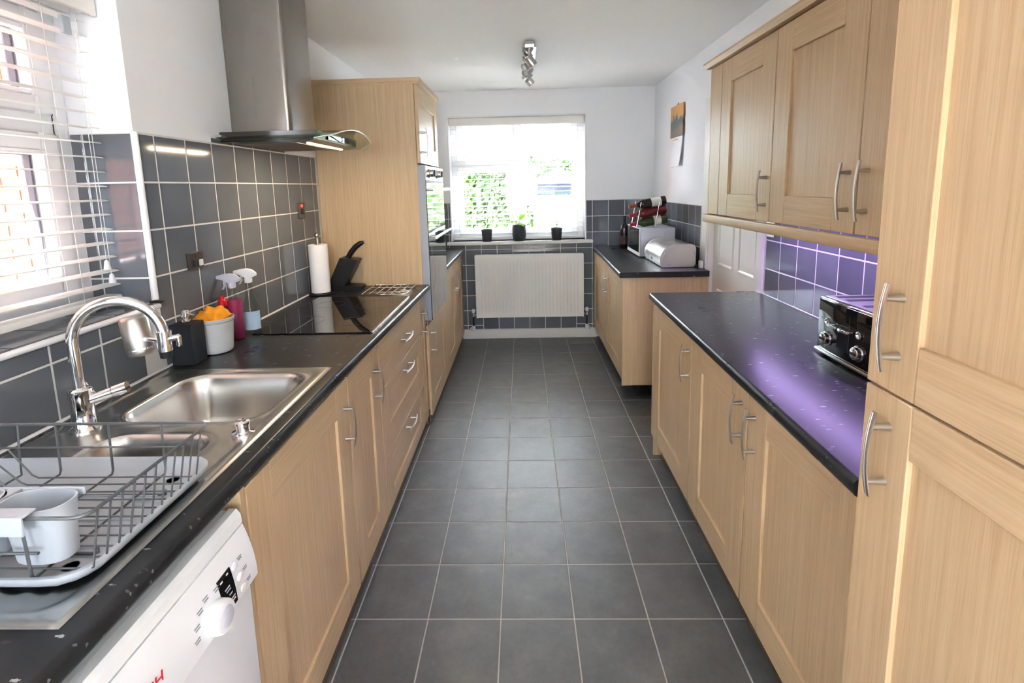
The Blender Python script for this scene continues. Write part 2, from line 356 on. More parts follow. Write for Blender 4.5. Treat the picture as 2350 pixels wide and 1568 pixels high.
tiles(wall_left, '+x', XL, [u for u in lu if u < WY1] + [WY1 + .08], [vz[0], vz[1], WZ0 - .008], skip=lambda a, b, c, d: b > WY1 + .01)
tiles(wall_left, '+x', XL, [u for u in lu if u < WY0 - .02] + [WY0], [WZ0 - .008] + vz[2:])
tiles(wall_left, '+x', XL, [u for u in lu if u > 1.99 and u < 2.66], [vz[5], vz[5] + .024])
tiles(wall_left, '+x', XL, [1.5424, WY1 + .012, 1.701], [vz[0], vz[1], WZ0 - .008, vz[2]], skip=lambda a, b, c, d: b > 1.64 and c > 1.1 or b < 1.64)
part(wall_left, 'edge_trim', M().cyl((XL + .003, WY1 + .003, WZ0 + .02), (XL + .003, WY1 + .003, vz[5] + .003), .0085, n=12), TRIMW)
# reveal facing the camera and the tiled sill
g = M().box(XL - .205, XL, WY1 - .0038, WY1, WZ0, vz[5]); part(wall_left, 'grout_bed', g, GROUT)
tiles(wall_left, '-y', WY1 - .001, [XL - .205, XL - .163, XL - .004], [WZ0 + .006] + vz[2:])
sill = M().box(XL - .21, XL + .012, WY0, WY1 - .004, WZ0 - .002, WZ0 + .004); part(wall_left, 'sill_bed', sill, GROUT)
for i in range(9):
    a = 1.614 - .1586 * i; b_ = max(a - .1586, WY0)
    if a - b_ < .02: continue
    shared(wall_left, 'tile', tile_mesh(.20, a - b_ - .004, TILE), (XL - .10, (a + b_) / 2, WZ0 + .003))
part(wall_left, 'sill_trim', M().cyl((XL + .010, WY0, WZ0 - .003), (XL + .010, WY1 + .004, WZ0 - .003), .0085, n=12), TRIMW)
part(wall_left, 'sill_end_cap', M().box(XL - .012, XL + .03, WY1 - .012, WY1 + .006, WZ0 + .008, WZ0 + .017, .002), BLACKP)
# back wall with window opening
BX0, BX1, BZ0, BZ1 = -.686, .612, .985, 2.165
bw = M(); bw.box(-1.6, BX0, YB, YB + .25, 0, ZC); bw.box(BX1, 1.6, YB, YB + .25, 0, ZC); bw.box(BX0, BX1, YB, YB + .25, 0, BZ0); bw.box(BX0, BX1, YB, YB + .25, BZ1, ZC)
wall_back = struct('wall_back', bw, WALLP, label='white end wall, grey tiled below, behind the radiator')
bu = [-.5612 + .1553 * c for c in range(-5, 13)]; bz = [.9018 + .1533 * j for j in range(-5, 4)]
g = M(); zt = bz[-1] + .003
g.box(XL, BX0 - .001, YB - .0038, YB, .08, zt); g.box(BX1 + .001, XR, YB - .0038, YB, .08, zt); g.box(BX0 - .01, BX1 + .01, YB - .0038, YB, .08, BZ0 - .03)
part(wall_back, 'grout_bed', g, GROUT)
def win_clip(a, b, c, d): return d > .96 and b > BX0 and a < BX1
low = [b for b in bz if b < .9 ]
us_low = [u for u in bu if -.8 < u < .85]
tiles(wall_back, '-y', YB, us_low, low[1:] + [.9018], skip=win_clip)
tiles(wall_back, '-y', YB, us_low, [.9018, BZ0 - .032])
tiles(wall_back, '-y', YB, [u for u in us_low if u < -.38] , [.094, low[0], low[1]]); tiles(wall_back, '-y', YB, [u for u in us_low if u > .52], [.094, low[0], low[1]])
tiles(wall_back, '-y', YB, [u for u in us_low if -.45 < u < .56], [.094, .262])
up = [.9018, 1.0551, 1.2084, 1.3617]
tiles(wall_back, '-y', YB, [BX1 + .002, .6813] + [u for u in bu if .69 < u < 1.26] + [XR - .003], up, skip=lambda a, b, c, d: False)
tiles(wall_back, '-y', YB, [-1.03, -.8718, -.7165, BX0 - .002], up)
struct('baseboard_back', M().box(-.63, .72, YB - .018, YB, 0, .09, .003), GLOSSW, label='white skirting board under the radiator')
# right wall with the door opening (Y 2.70..3.44)
DY0, DY1, DZ1 = 2.70, 3.44, 2.0
wr = M(); wr.box(XR, XR + .2, YR, DY0, 0, ZC); wr.box(XR, XR + .2, DY1, YB, 0, ZC); wr.box(XR, XR + .2, DY0, DY1, DZ1, ZC)
wall_right = struct('wall_right', wr, WALLP, label='white side wall with grey tiles above both worktops')
g = M(); g.box(XR - .0038, XR, .94, 2.632, CT, 1.36); g.box(XR - .0038, XR, 3.575, YB, CT - .02, 1.349); part(wall_right, 'grout_bed', g, GROUT)
ru = [2.626, 2.618, 2.472] + [2.472 - .152 * i for i in range(1, 11)]; ru = sorted(ru)
tiles(wall_right, '-x', XR, ru, [.917, 1.061, 1.207, 1.352])
ru2 = [3.58, 3.698] + [3.698 + .1485 * i for i in range(1, 8)] + [YB - .01]
tiles(wall_right, '-x', XR, ru2, [.912, 1.05, 1.198, 1.346])
# rear of the room, behind the camera, with a window added for fill light
wb = M(); wb.box(-1.6, -.45, YR - .2, YR, 0, ZC); wb.box(.45, 1.6, YR - .2, YR, 0, ZC); wb.box(-.45, .45, YR - .2, YR, 2.1, ZC); wb.box(-.45, .45, YR - .2, YR, 0, 1.0)
struct('wall_rear', wb, WALLP, label='white wall around the added fill window behind the viewer')
w3 = M()
for x in (-.41, .41): w3.box(x - .04, x + .04, YR - .14, YR - .07, 1.0, 2.1, .005)
w3.box(-.45, .45, YR - .14, YR - .07, 1.0, 1.07, .005); w3.box(-.45, .45, YR - .14, YR - .07, 2.03, 2.1, .005)
fill_win = struct('fill_window', w3, UPVC, label='white framed window added for fill light behind the viewer')
part(fill_win, 'pane', M().box(-.38, .38, YR - .108, YR - .102, 1.06, 2.04), GLASS)

# ------------------------------------------------------------------ windows and blinds
# window_1 (left): fixed frame, lower casement, top light
XW = XL - .205                                 # inner face of the frame
f = M()
def frame_rect(m, x0, x1, y0, y1, z0, z1, w, b=.004):
    m.box(x0, x1, y0, y0 + w, z0, z1, b); m.box(x0, x1, y1 - w, y1, z0, z1, b); m.box(x0, x1, y0 + w * .98, y1 - w * .98, z0, z0 + w, b); m.box(x0, x1, y0 + w * .98, y1 - w * .98, z1 - w, z1, b)
frame_rect(f, XW - .06, XW, WY0, WY1, WZ0 + .004, WZ1, .062); f.box(XW - .06, XW, WY0 + .05, WY1 - .05, 1.70, 1.762, .004)
win1 = struct('window_1', f, UPVC, label='white casement window recessed above the sink')
for (y0, y1, z0, z1) in ((.778, 1.561, 1.205, 1.704), (.778, 1.561, 1.758, 2.06)):
    s_ = M(); frame_rect(s_, XW - .055, XW + .012, y0, y1, z0, z1, .058, .006); frame_rect(s_, XW - .02, XW + .016, y0 + .05, y1 - .05, z0 + .05, z1 - .05, .016, .004)
    so_ = part(win1, 'sash', s_, UPVC)
    
    for yg in (y0 - .004, y1 - .001): part(so_, 'gasket', M().box(XW + .0003, XW + .0015, yg, yg + .005, z0, z1), RUBBER)
    sp = M(); frame_rect(sp, XW - .046, XW - .026, y0 + .060, y1 - .060, z0 + .060, z1 - .060, .007, .001); part(so_, 'spacer_bar', sp, GASKET)
    for x in (XW - .050, XW - .022): part(so_, 'pane', M().box(x, x + .002, y0 + .055, y1 - .055, z0 + .055, z1 - .055), GLASS)
    ob = M(); frame_rect(ob, XW - .066, XW - .052, y0 + .045, y1 - .045, z0 + .045, z1 - .045, .022, .003); part(so_, 'outer_bead', ob, UPVC)
# window_2 (back): left opening casement with top light, right fixed pane
YW = YB + .13
f = M()
def frame_rect_y(m, y0, y1, x0, x1, z0, z1, w, b=.004):
    m.box(x0, x0 + w, y0, y1, z0, z1, b); m.box(x1 - w, x1, y0, y1, z0, z1, b); m.box(x0 + w * .98, x1 - w * .98, y0, y1, z0, z0 + w, b); m.box(x0 + w * .98, x1 - w * .98, y0, y1, z1 - w, z1, b)
frame_rect_y(f, YW, YW + .06, BX0, BX1, BZ0, BZ1, .06); f.box(-.07, .0, YW, YW + .06, BZ0 + .05, BZ1 - .05, .004); f.box(BX0 + .05, -.06, YW, YW + .06, 1.70, 1.77, .004)
win2 = struct('window_2', f, UPVC, label='white window in the end wall above the radiator')
for (x0, x1, z0, z1) in ((-.63, -.065, 1.04, 1.705), (-.63, -.065, 1.765, 2.11), (-.005, .556, 1.04, 2.11)):
    s_ = M(); frame_rect_y(s_, YW - .012, YW + .055, x0, x1, z0, z1, .055, .005); so_ = part(win2, 'sash', s_, UPVC)
    for y in (YW + .02, YW + .045): part(so_, 'pane', M().box(x0 + .05, x1 - .05, y, y + .002, z0 + .05, z1 - .05), GLASS)
part(win2, 'window_sill', M().box(-.735, .683, YB - .06, YW, BZ0 - .033, BZ0, .008, 2), GLOSSW)
tr = M(); tr.box(BX0 - .012, BX0 + .001, YB - .006, YB + .006, BZ0, BZ1 + .012, .002); tr.box(BX1 - .001, BX1 + .012, YB - .006, YB + .006, BZ0, BZ1 + .012, .002); tr.box(BX0, BX1, YB - .006, YB + .006, BZ1, BZ1 + .012, .002)
part(win2, 'opening_trim', tr, UPVC)

def slat_poly(w, crown=.002, t=.0028):
    top = [(-w / 2 + w * i / 6, crown * (1 - (2 * i / 6 - 1) ** 2)) for i in range(7)]
    return [(a, z + t / 2) for a, z in top] + [(a, z - t / 2) for a, z in reversed(top)]
# left blind
bl = thing('venetian_blind', 'white wooden venetian blind hanging in the window recess by the sink', 'blind', (-1.357, 1.17, 2.055))
SY0, SY1 = .732, 1.606
me = None
for k in range(20):
    z = 2.0428 - .0455 * k
    if z < 1.20: break
    if me is None:
        m_ = M(); m_.prism([(a, b) for a, b in slat_poly(.05)], 1, -(SY1 - SY0) / 2, (SY1 - SY0) / 2); me = m_.mesh('slat'); me.materials.append(BLINDW)
    o = shared(bl, 'slat', me, (-1.357, (SY0 + SY1) / 2, z), (0, math.radians(4), 0))
part(bl, 'bottom_rail', M().box(-1.384, -1.330, SY0, SY1, 1.168, 1.190, .005, 2), BLINDW)
part(bl, 'headrail', M().box(-1.382, -1.336, SY0 - .002, SY1 + .002, 2.068, 2.112, .002), BLINDW)
part(bl, 'valance', M().box(-1.306, -1.294, SY0 - .006, SY1 + .004, 2.056, 2.113, .003), BLINDW)
for y in (.87, 1.463):
    for x in (-1.333, -1.381): part(bl, 'ladder_cord', M().cyl((x, y, 1.18), (x, y, 2.07), .0009, n=6), CORD)
for y, zb in ((1.557, 1.255), (1.545, 1.30)):
    c_ = part(bl, 'pull_cord', M().cyl((-1.318, y, zb), (-1.318, y, 2.07), .0010, n=6), CORD)
    part(c_, 'tassel', M().lathe([(.003, .03), (.006, .026), (.010, .004), (.010, 0), (0, 0)], (-1.318, y, zb - .02), 14), WPLAST)
part(bl, 'cord_lock', M().box(-1.335, -1.322, 1.515, 1.545, 1.985, 2.035, .002), GREYPL)
# back blind
bb = thing('venetian_blind', 'white venetian blind in the end window above the plant pots', 'blind', (-.036, YB + .06, 2.09))
bx0, bx1 = BX0 + .012, BX1 - .012; me = None
for k in range(25):
    z = 2.066 - .0437 * k
    if z < 1.03: break
    if me is None:
        m_ = M(); m_.prism([(a, b) for a, b in slat_poly(.05)], 0, -(bx1 - bx0) / 2, (bx1 - bx0) / 2); me = m_.mesh('slat'); me.materials.append(BLINDW)
    shared(bb, 'slat', me, ((bx0 + bx1) / 2, YB + .06, z), (math.radians(4), 0, 0))
part(bb, 'bottom_rail', M().box(bx0, bx1, YB + .034, YB + .086, 1.0, 1.022, .005, 2), BLINDW)
part(bb, 'headrail', M().box(bx0, bx1, YB + .036, YB + .084, 2.112, 2.162, .002), BLINDW)
part(bb, 'valance', M().box(bx0 - .004, bx1 + .004, YB + .018, YB + .030, 2.092, 2.164, .003), BLINDW)
for x in (-.55, -.30, .155, .50):
    for y in (YB + .036, YB + .084): part(bb, 'ladder_cord', M().cyl((x, y, 1.02), (x, y, 2.11), .0009, n=6), CORD)

# ------------------------------------------------------------------ door in the right wall
dl = M()
dm = struct('door_1', dl.box(XR + .035, XR + .070, DY0 + .004, DY1 - .004, .006, DZ1 - .004, .002), GLOSSW, label='white panelled internal door beside the wall cabinets')
dfx = XR + .035
def moulding(y0, y1, z0, z1):
    """raised moulding frame and fielded panel standing on the door face"""
    secs = []
    for off, out in ((0, 0), (.006, .007), (.016, .007), (.026, .001)):
        secs.append([(dfx - out, y0 + off, z0 + off), (dfx - out, y1 - off, z0 + off), (dfx - out, y1 - off, z1 - off), (dfx - out, y0 + off, z1 - off)])
    secs.append([(dfx - .004, y0 + .05, z0 + .05), (dfx - .004, y1 - .05, z0 + .05), (dfx - .004, y1 - .05, z1 - .05), (dfx - .004, y0 + .05, z1 - .05)])
    m = M(); m.loft([[Vector(p) + Vector((.004, 0, 0)) for p in secs[0]]] + secs); return m
for (y0, y1) in ((2.80, 3.035), (3.105, 3.34)):
    for (z0, z1) in ((.955, 1.50), (1.58, 1.88), (.22, .80)): part(dm, 'panel', moulding(y0, y1, z0, z1), GLOSSW, 30)
part(dm, 'latch_plate', M().box(dfx - .003, dfx + .001, 2.735, 2.775, .89, .915, .001), BRASS)
t1 = M(); t1.box(XR - .016, XR, DY1 - .002, DY1 + .085, 0, DZ1 + .07, .004); t1.box(XR - .016, XR, DY0 - .068, DY0 + .002, 0, DZ1 + .07, .004); t1.box(XR - .016, XR, DY0, DY1, DZ1 - .002, DZ1 + .07, .004)
t1.box(XR, XR + .1, DY1 - .004, DY1, 0, DZ1); t1.box(XR, XR + .1, DY0, DY0 + .004, 0, DZ1)
struct('trim_1', t1, GLOSSW, label='white architrave around the panelled door')

# ------------------------------------------------------------------ cabinets
def bow_handle(x, s, y, z0, z1, axis='z'):
    """bowed bar with three ridges on two tapered posts; x = door face, s = outward sign"""
    m = M(); L = z1 - z0; n = 10
    prof = [(-.0065, 0), (-.0065, .003), (-.0045, .0038), (-.0035, .003), (-.001, .003), (0, .0042), (.001, .003), (.0035, .003), (.0045, .0038), (.0065, .003), (.0065, 0)]
    secs = []
    for i in range(n + 1):
        t = i / n; bow = .026 + .009 * (1 - (2 * t - 1) ** 2); w = .85 + .3 * (1 - (2 * t - 1) ** 2) * .3
        a = z0 + L * t
        if axis == 'z': secs.append([(x + s * (bow + q), y + p * w, a) for p, q in prof])
        else: secs.append([(x + s * (bow + q), a, y + p * w) for p, q in prof])
    m.loft(secs)
    for t in (.17, .83):
        a = z0 + L * t; bow = .026 + .009 * (1 - (2 * t - 1) ** 2)
        p0, p1 = ((x, y, a), (x + s * (bow + .001), y, a)) if axis == 'z' else ((x, a, y), (x + s * (bow + .001), a, y))
        m.cyl(p0, p1, .0075, .0045, 12)
    return m
def shaker(cab, name, xf, s, y0, y1, z0, z1, handle=None, st=.1, rt=.105, rb=.105, plain=False, hor=None, th=.02):
    """a framed door: recessed panel with stiles, rails and handle as sub-parts; xf = front face, s = outward sign"""
    gpy = .0018; y0 += gpy; y1 -= gpy
    if plain:
        d = part(cab, name, M().box(xf - s * th, xf, y0, y1, z0, z1, .0015), OAKH)
    else:
        d = part(cab, name, M().box(xf - s * (th - .001), xf - s * .009, y0 + st - .01, y1 - st + .01, z0 + rb - .01, z1 - rt + .01), OAKV)
        for a, b in ((y0, y0 + st), (y1 - st, y1)):
            m = M(); m.box(xf - s * th, xf, a, b, z0, z1, .002); part(d, 'stile', m, OAKV)
        for a, b in ((z0, z0 + rb), (z1 - rt, z1)):
            m = M(); m.box(xf - s * th, xf - s * .0002, y0 + st + .0004, y1 - st - .0004, a, b, .0015); part(d, 'rail', m, OAKH)
    if handle: part(d, 'handle', bow_handle(xf, s, *handle), NICKEL)
    if hor: part(d, 'handle', bow_handle(xf, s, *hor, axis='y'), NICKEL)
    return d
def carcass(cab, xf, s, y0, y1, z0, z1, xwall, th=.018, material=OAKV):
    xb = xf - s * .022
    m = M(); m.box(xb, xwall, y0, y0 + th, z0, z1); m.box(xb, xwall, y1 - th, y1, z0, z1); m.box(xb, xwall, y0 + th, y1 - th, z0, z0 + th); m.box(xwall + s * .006, xwall, y0 + th, y1 - th, z0 + th, z1)
    m.box(xb, xb - s * .1, y0 + th, y1 - th, z1 - th, z1)
    return part(cab, 'carcass', m, material)
def plinth(cab, x, s, y0, y1, z1, material=PLINTH): part(cab, 'plinth', M().box(x, x - s * .016, y0, y1, .0005, z1), material)
XLF = -.622; ZB, ZT = .062, .866; ZU = .882
gl_ = 'oak base cabinets along the sink side'
c = thing('base_cabinet', 'light oak cabinet under the sink, right of the white dishwasher', 'cabinet', (-.93, 1.33, 0), gl_)
carcass(c, XLF, 1, 1.008, 1.655, .12, .76, XL); shaker(c, 'door', XLF, 1, 1.008, 1.655, ZB, ZT, (1.612, .635, .80), st=.105); plinth(c, -.636, 1, 1.008, 1.655, .1)
part(c, 'end_panel', M().box(XLF, XL, .986, 1.006, 0, ZU, .001), OAKV)
c = thing('base_cabinet', 'narrow oak cabinet between the sink cabinet and the drawers', 'cabinet', (-.93, 1.84, 0), gl_)
carcass(c, XLF, 1, 1.658, 2.036, .12, ZU, XL); shaker(c, 'door', XLF, 1, 1.658, 2.036, ZB, ZT, (1.965, .635, .80), st=.105); plinth(c, -.636, 1, 1.658, 2.036, .1)
c = thing('drawer_unit', 'oak unit of three drawers below the hob', 'cabinet', (-.93, 2.48, 0), gl_)
carcass(c, XLF, 1, 2.039, 2.93, .12, ZU, XL)
yc_ = 2.50
shaker(c, 'drawer', XLF, 1, 2.039, 2.93, .650, ZT, plain=True, hor=(.757, yc_ - .085, yc_ + .085))
shaker(c, 'drawer', XLF, 1, 2.039, 2.93, .330, .645, st=.12, rt=.10, rb=.12, hor=(.595, yc_ - .085, yc_ + .085))
shaker(c, 'drawer', XLF, 1, 2.039, 2.93, ZB, .325, st=.12, rt=.085, rb=.072, hor=(.285, yc_ - .085, yc_ + .085)); plinth(c, -.636, 1, 2.039, 2.93, .1)
c = thing('base_cabinet', 'very narrow oak pull-out between the drawers and the oven tower', 'cabinet', (-.93, 2.98, 0), gl_)
carcass(c, XLF, 1, 2.933, 3.045, .12, ZU, XL, th=.012); shaker(c, 'door', XLF, 1, 2.933, 3.045, ZB, ZT, (2.962, .615, .79), st=.03); plinth(c, -.636, 1, 2.933, 3.045, .1)
# oven tower
XO = -.600
c = thing('oven_housing', 'tall light oak oven tower between the hob and the far worktop', 'cabinet', (-.93, 3.38, 0))
TY0, TY1 = 3.048, 3.715
part(c, 'side_panel', M().box(XL + .012, XO - .022, TY0, TY0 + .02, 0, 2.125, .001), OAKV)
part(c, 'side_panel', M().box(XL, XO - .022, TY1 - .02, TY1, 0, 2.125, .001), OAKV)
m = M(); m.box(XL, XO - .024, TY0 + .02, TY1 - .02, .655, .675); m.box(XL, XO - .024, TY0 + .02, TY1 - .02, 1.655, 1.673); m.box(XL, XL + .01, TY0 + .02, TY1 - .02, .1, 2.125); m.box(XL, XO - .024, TY0 + .02, TY1 - .02, 2.107, 2.125); m.box(XL, XO - .024, TY0 + .02, TY1 - .02, .1, .118)
part(c, 'carcass', m, OAKX)
shaker(c, 'door', XO, 1, TY0, TY1, 1.660, 2.118, (3.115, 1.70, 1.875), st=.095); shaker(c, 'door', XO, 1, TY0, TY1, ZB, .652, (3.125, .445, .62), st=.105)
m = M(); m.prism([(XL + .01, TY0 - .018), (XO + .018, TY0 - .018), (XO + .018, TY1 + .018), (XL + .01, TY1 + .018)], 2, 2.127, 2.152)
m.prism([(XL + .01, TY0 - .006), (XO + .006, TY0 - .006), (XO + .006, TY1 + .006), (XL + .01, TY1 + .006)], 2, 2.1185, 2.128); part(c, 'cornice', m, OAKX)
plinth(c, -.615, 1, TY0, TY1, .1)
# double oven
ov = thing('double_oven', 'built-in steel double oven with glass doors in the oak tower', 'oven', (-.85, 3.38, .678)); OX = -.572
oy0, oy1 = TY0 + .004, TY1 - .004
part(ov, 'body', M().box(XL + .03, OX - .026, TY0 + .024, TY1 - .024, .68, 1.65), BLACKP)
part(ov, 'control_panel', M().box(OX - .028, OX, oy0, oy1, 1.558, 1.648, .002), STEEL)
part(ov, 'side_trim', M().box(OX - .050, OX - .004, oy0 - .002, oy0 + .006, .690, 1.648, .001), pm('grey_oven_side', srgb(160, 166, 178), .4))
for y in (3.16, 3.45):
    k = part(ov, 'knob', M().lathe([(.030, 0), (.030, .006), (.024, .009), (.023, .028), (.020, .031), (0, .031)], (OX, y, 1.603), 24, (1, 0, 0)), CHROME)
    part(k, 'grip', M().box(OX + .029, OX + .040, y - .005, y + .005, 1.583, 1.623, .002), BLACKP)
part(ov, 'clock_display', M().box(OX, OX + .001, 3.26, 3.33, 1.590, 1.620), BLACKG)
for z0, z1 in ((1.252, 1.548), (.692, 1.240)):
    d = part(ov, 'oven_door', M().box(OX - .026, OX, oy0, oy1, z0, z1, .002), OVENG)
    part(d, 'door_trim', M().box(OX - .002, OX + .0015, oy0 + .002, oy1 - .002, z1 - .018, z1 - .002, .0005), STEEL)
    zz = z1 - .046 if z0 > 1 else z1 - .030
    h = M(); h.cyl((OX + .045, oy0 - .01 + .03, zz), (OX + .045, oy1 - .02, zz), .0105, n=16)
    for y in (oy0 + .09, oy1 - .09): h.cyl((OX, y, zz), (OX + .045, y, zz), .007, n=10)
    part(d, 'handle', h, STEEL)
part(ov, 'vent_strip', M().box(OX - .02, OX - .001, oy0 + .004, oy1 - .004, 1.549, 1.557), BLACKP)
# far-left unit
c = thing('base_cabinet', 'oak double-door cabinet past the oven tower, beside the radiator', 'cabinet', (-.92, 4.3, 0), gl_); XF2 = -.600
carcass(c, XF2, 1, 3.718, YB - .02, .12, ZU, XL)
shaker(c, 'door', XF2, 1, 3.75, 4.315, ZB, ZT, (4.272, .60, .77), st=.1); shaker(c, 'door', XF2, 1, 4.318, YB - .022, ZB, ZT, (4.362, .60, .77), st=.1)
part(c, 'filler', M().box(XF2 - .02, XF2, 3.718, 3.748, ZB, ZT, .001), OAKV); plinth(c, -.615, 1, 3.718, YB - .02, .1)
# right side, near run
XRF = .70
gr_ = 'oak base cabinets along the right side'
c = thing('base_cabinet', 'single-door oak cabinet at the free end of the right worktop', 'cabinet', (.98, 2.36, 0), gr_)
carcass(c, XRF, -1, 2.047, 2.646, .125, ZU, XR); shaker(c, 'door', XRF, -1, 2.047, 2.646, .122, .864, (2.085, .66, .826), st=.105)
part(c, 'end_panel', M().box(XRF, XR - .002, 2.648, 2.668, .122, ZU, .001), OAKV); part(c, 'end_foot', M().box(XRF + .012, XR - .02, 2.648, 2.666, .0005, .122), OAKV); plinth(c, .752, -1, 2.047, 2.648, .13)
c = thing('base_cabinet', 'double-door oak cabinet under the toaster end of the worktop', 'cabinet', (.98, 1.5, 0), gr_)
carcass(c, XRF, -1, .965, 2.044, .125, ZU, XR)
shaker(c, 'door', XRF, -1, 1.518, 2.044, .122, .864, (1.560, .66, .828), st=.118); shaker(c, 'door', XRF, -1, .965, 1.515, .122, .864, (1.466, .655, .822), st=.118); plinth(c, .752, -1, .965, 2.044, .13)
# right side, far unit
c = thing('base_cabinet', 'oak double-door cabinet under the microwave and bread bin', 'cabinet', (.98, 4.1, 0), gr_); XF4 = .690
carcass(c, XF4, -1, 3.405, YB - .02, .125, ZU, XR)
part(c, 'end_panel', M().box(XF4 - .012, XR - .016, 3.383, 3.403, .108, ZU, .001), OAKV)
shaker(c, 'door', XF4, -1, 3.42, 4.15, .122, .864, (4.195 - .09, .60, .77), st=.11); shaker(c, 'door', XF4, -1, 4.153, YB - .022, .122, .864, (4.20, .60, .77), st=.11); plinth(c, .80, -1, 3.45, YB - .02, .12, SHADEGAP)  # this plinth is coloured near-black as shade under the unit
# wall cabinets
XWF = .980; gw_ = 'oak wall cabinets above the right worktop'
WZ_0, WZ_1 = 1.346, 2.076
c = thing('wall_cabinet', 'single-door oak wall cabinet at the end near the white door', 'cabinet', (1.12, 2.36, 1.34), gw_)
carcass(c, XWF, -1, 2.028, 2.68, WZ_0, WZ_1, XR); shaker(c, 'door', XWF, -1, 2.028, 2.553, WZ_0, WZ_1 - .002, (2.062, 1.385, 1.55), st=.108)
part(c, 'end_panel', M().box(XWF - .001, XR - .002, 2.681, 2.699, WZ_0 - .008, WZ_1, .001), OAKV); part(c, 'filler', M().box(XWF, XWF + .02, 2.556, 2.681, WZ_0, WZ_1 - .002, .001), OAKV)
part(c, 'bottom_board', M().box(XWF + .022, XR, 2.03, 2.68, WZ_0 - .0005, WZ_0 + .002), OAKH)
c = thing('wall_cabinet', 'double-door oak wall cabinet with paired handles above the toaster', 'cabinet', (1.12, 1.5, 1.34), gw_)
carcass(c, XWF, -1, .965, 2.025, WZ_0, WZ_1, XR); shaker(c, 'door', XWF, -1, 1.510, 2.025, WZ_0, WZ_1 - .002, (1.545, 1.388, 1.557), st=.108); shaker(c, 'door', XWF, -1, .995, 1.507, WZ_0, WZ_1 - .002, (1.462, 1.388, 1.561), st=.108)
# continuous cornice and light pelmet
solo('cornice_moulding', M().prism([(.944, 2.104), (.944, 2.094), (.958, 2.078), (XR - .002, 2.078), (XR - .002, 2.104)], 1, .94, 2.716), OAKH, 'oak cornice strip running along the top of the wall cabinets', 'cornice', (1.1, 1.8, 2.078))
pv = M(); pv.box(.958, .984, .94, 2.70, 1.302, 1.342, .004, 2); pv.box(.984, XR - .02, 2.674, 2.70, 1.302, 1.342, .004, 2)
solo('light_pelmet', pv, OAKH, 'oak pelmet strip along the bottom of the wall cabinets', 'pelmet', (.97, 1.8, 1.302))
# tall unit at the right
c = thing('tall_cabinet', 'tall light oak larder cabinet with two doors at the right', 'cabinet', (.95, .61, 0)); XT = .640
part(c, 'side_panel', M().box(XT + .022, XR - .002, .915, .934, 0, 2.30, .001), OAKV); part(c, 'side_panel', M().box(XT + .022, XR - .002, .290, .309, 0, 2.30, .001), OAKV)
m = M(); m.box(XT + .022, XR, .309, .915, 2.28, 2.30); m.box(XR - .01, XR, .309, .915, .1, 2.28); m.box(XT + .022, XR, .309, .915, .1, .118); m.box(XT + .03, XR, .309, .915, 1.12, 1.15); part(c, 'carcass', m, OAKX)
shaker(c, 'door', XT, -1, .309, .917, 1.138, 2.28, (.845, 1.180, 1.335), st=.113, rb=.098); shaker(c, 'door', XT, -1, .309, .917, .122, 1.133, (.850, .945, 1.103), st=.113, rt=.094)
plinth(c, .70, -1, .309, .915, .12)
# ------------------------------------------------------------------ worktops
def front_profile(x, s, z0, z1, r=.013, n=4):
    """bullnosed front edge: list of (x,z), from bottom to top; s = outward sign"""
    pts = []
    for i in range(n + 1):
        a = -HP + HP * i / n; pts.append((x - s * r + s * r * math.cos(a), z0 + r + r * math.sin(a)))
    for i in range(n + 1):
        a = HP * i / n; pts.append((x - s * r + s * r * math.cos(a), z1 - r + r * math.sin(a)))
    return pts
def slab(m, xb, s, ya, xa, yb, xbf, z0=.884, z1=CT):
    A = [(xb, ya, z0)] + [(x, ya, z) for x, z in front_profile(xa, s, z0, z1)] + [(xb, ya, z1)]
    B = [(xb, yb, z0)] + [(x, yb, z) for x, z in front_profile(xbf, s, z0, z1)] + [(xb, yb, z1)]
    m.loft([A, B])
def xfl(y): return -.6045 + max(0, y - 1.7) * .0185
m = M(); slab(m, XL + .002, 1, .366, xfl(.366), .612, xfl(.612)); slab(m, -.662, 1, .612, xfl(.612), 1.592, xfl(1.592)); m.box(XL + .002, -1.19, .612, 1.592, .884, CT); slab(m, XL + .002, 1, 1.592, xfl(1.592), 3.044, xfl(3.044))
bmesh.ops.remove_doubles(m.bm, verts=m.bm.verts, dist=.0002)
solo('worktop', m, TOP, 'long black speckled worktop holding the sink and hob', 'worktop', (-.9, 1.3, .884), smooth=50)
m = M(); slab(m, XL + .002, 1, 3.718, -.576, YB - .008, -.566); solo('worktop', m, TOP, 'short black worktop past the oven tower', 'worktop', (-.9, 4.3, .884), smooth=50)
m = M(); slab(m, XR - .003, -1, .937, .647, 2.694, .682, .882, .920); solo('worktop', m, TOP, 'black speckled worktop along the right, under the wall cabinets', 'worktop', (.97, 1.8, .882), smooth=50)
m = M(); slab(m, XR - .018, -1, 3.345, .645, YB - .008, .685, .882, .920); solo('worktop', m, TOP, 'black worktop under the microwave in the far right corner', 'worktop', (.97, 4.1, .882), smooth=50)
# silicone joint beads
part(wall_left, 'sealant_bead', M().cyl((XL + .006, .366, CT + .001), (XL + .006, 3.04, CT + .001), .004, n=6), TRIMW)
part(wall_right, 'sealant_bead', M().cyl((XR - .005, .95, .9215), (XR - .005, 2.63, .9215), .004, n=6), TRIMW)

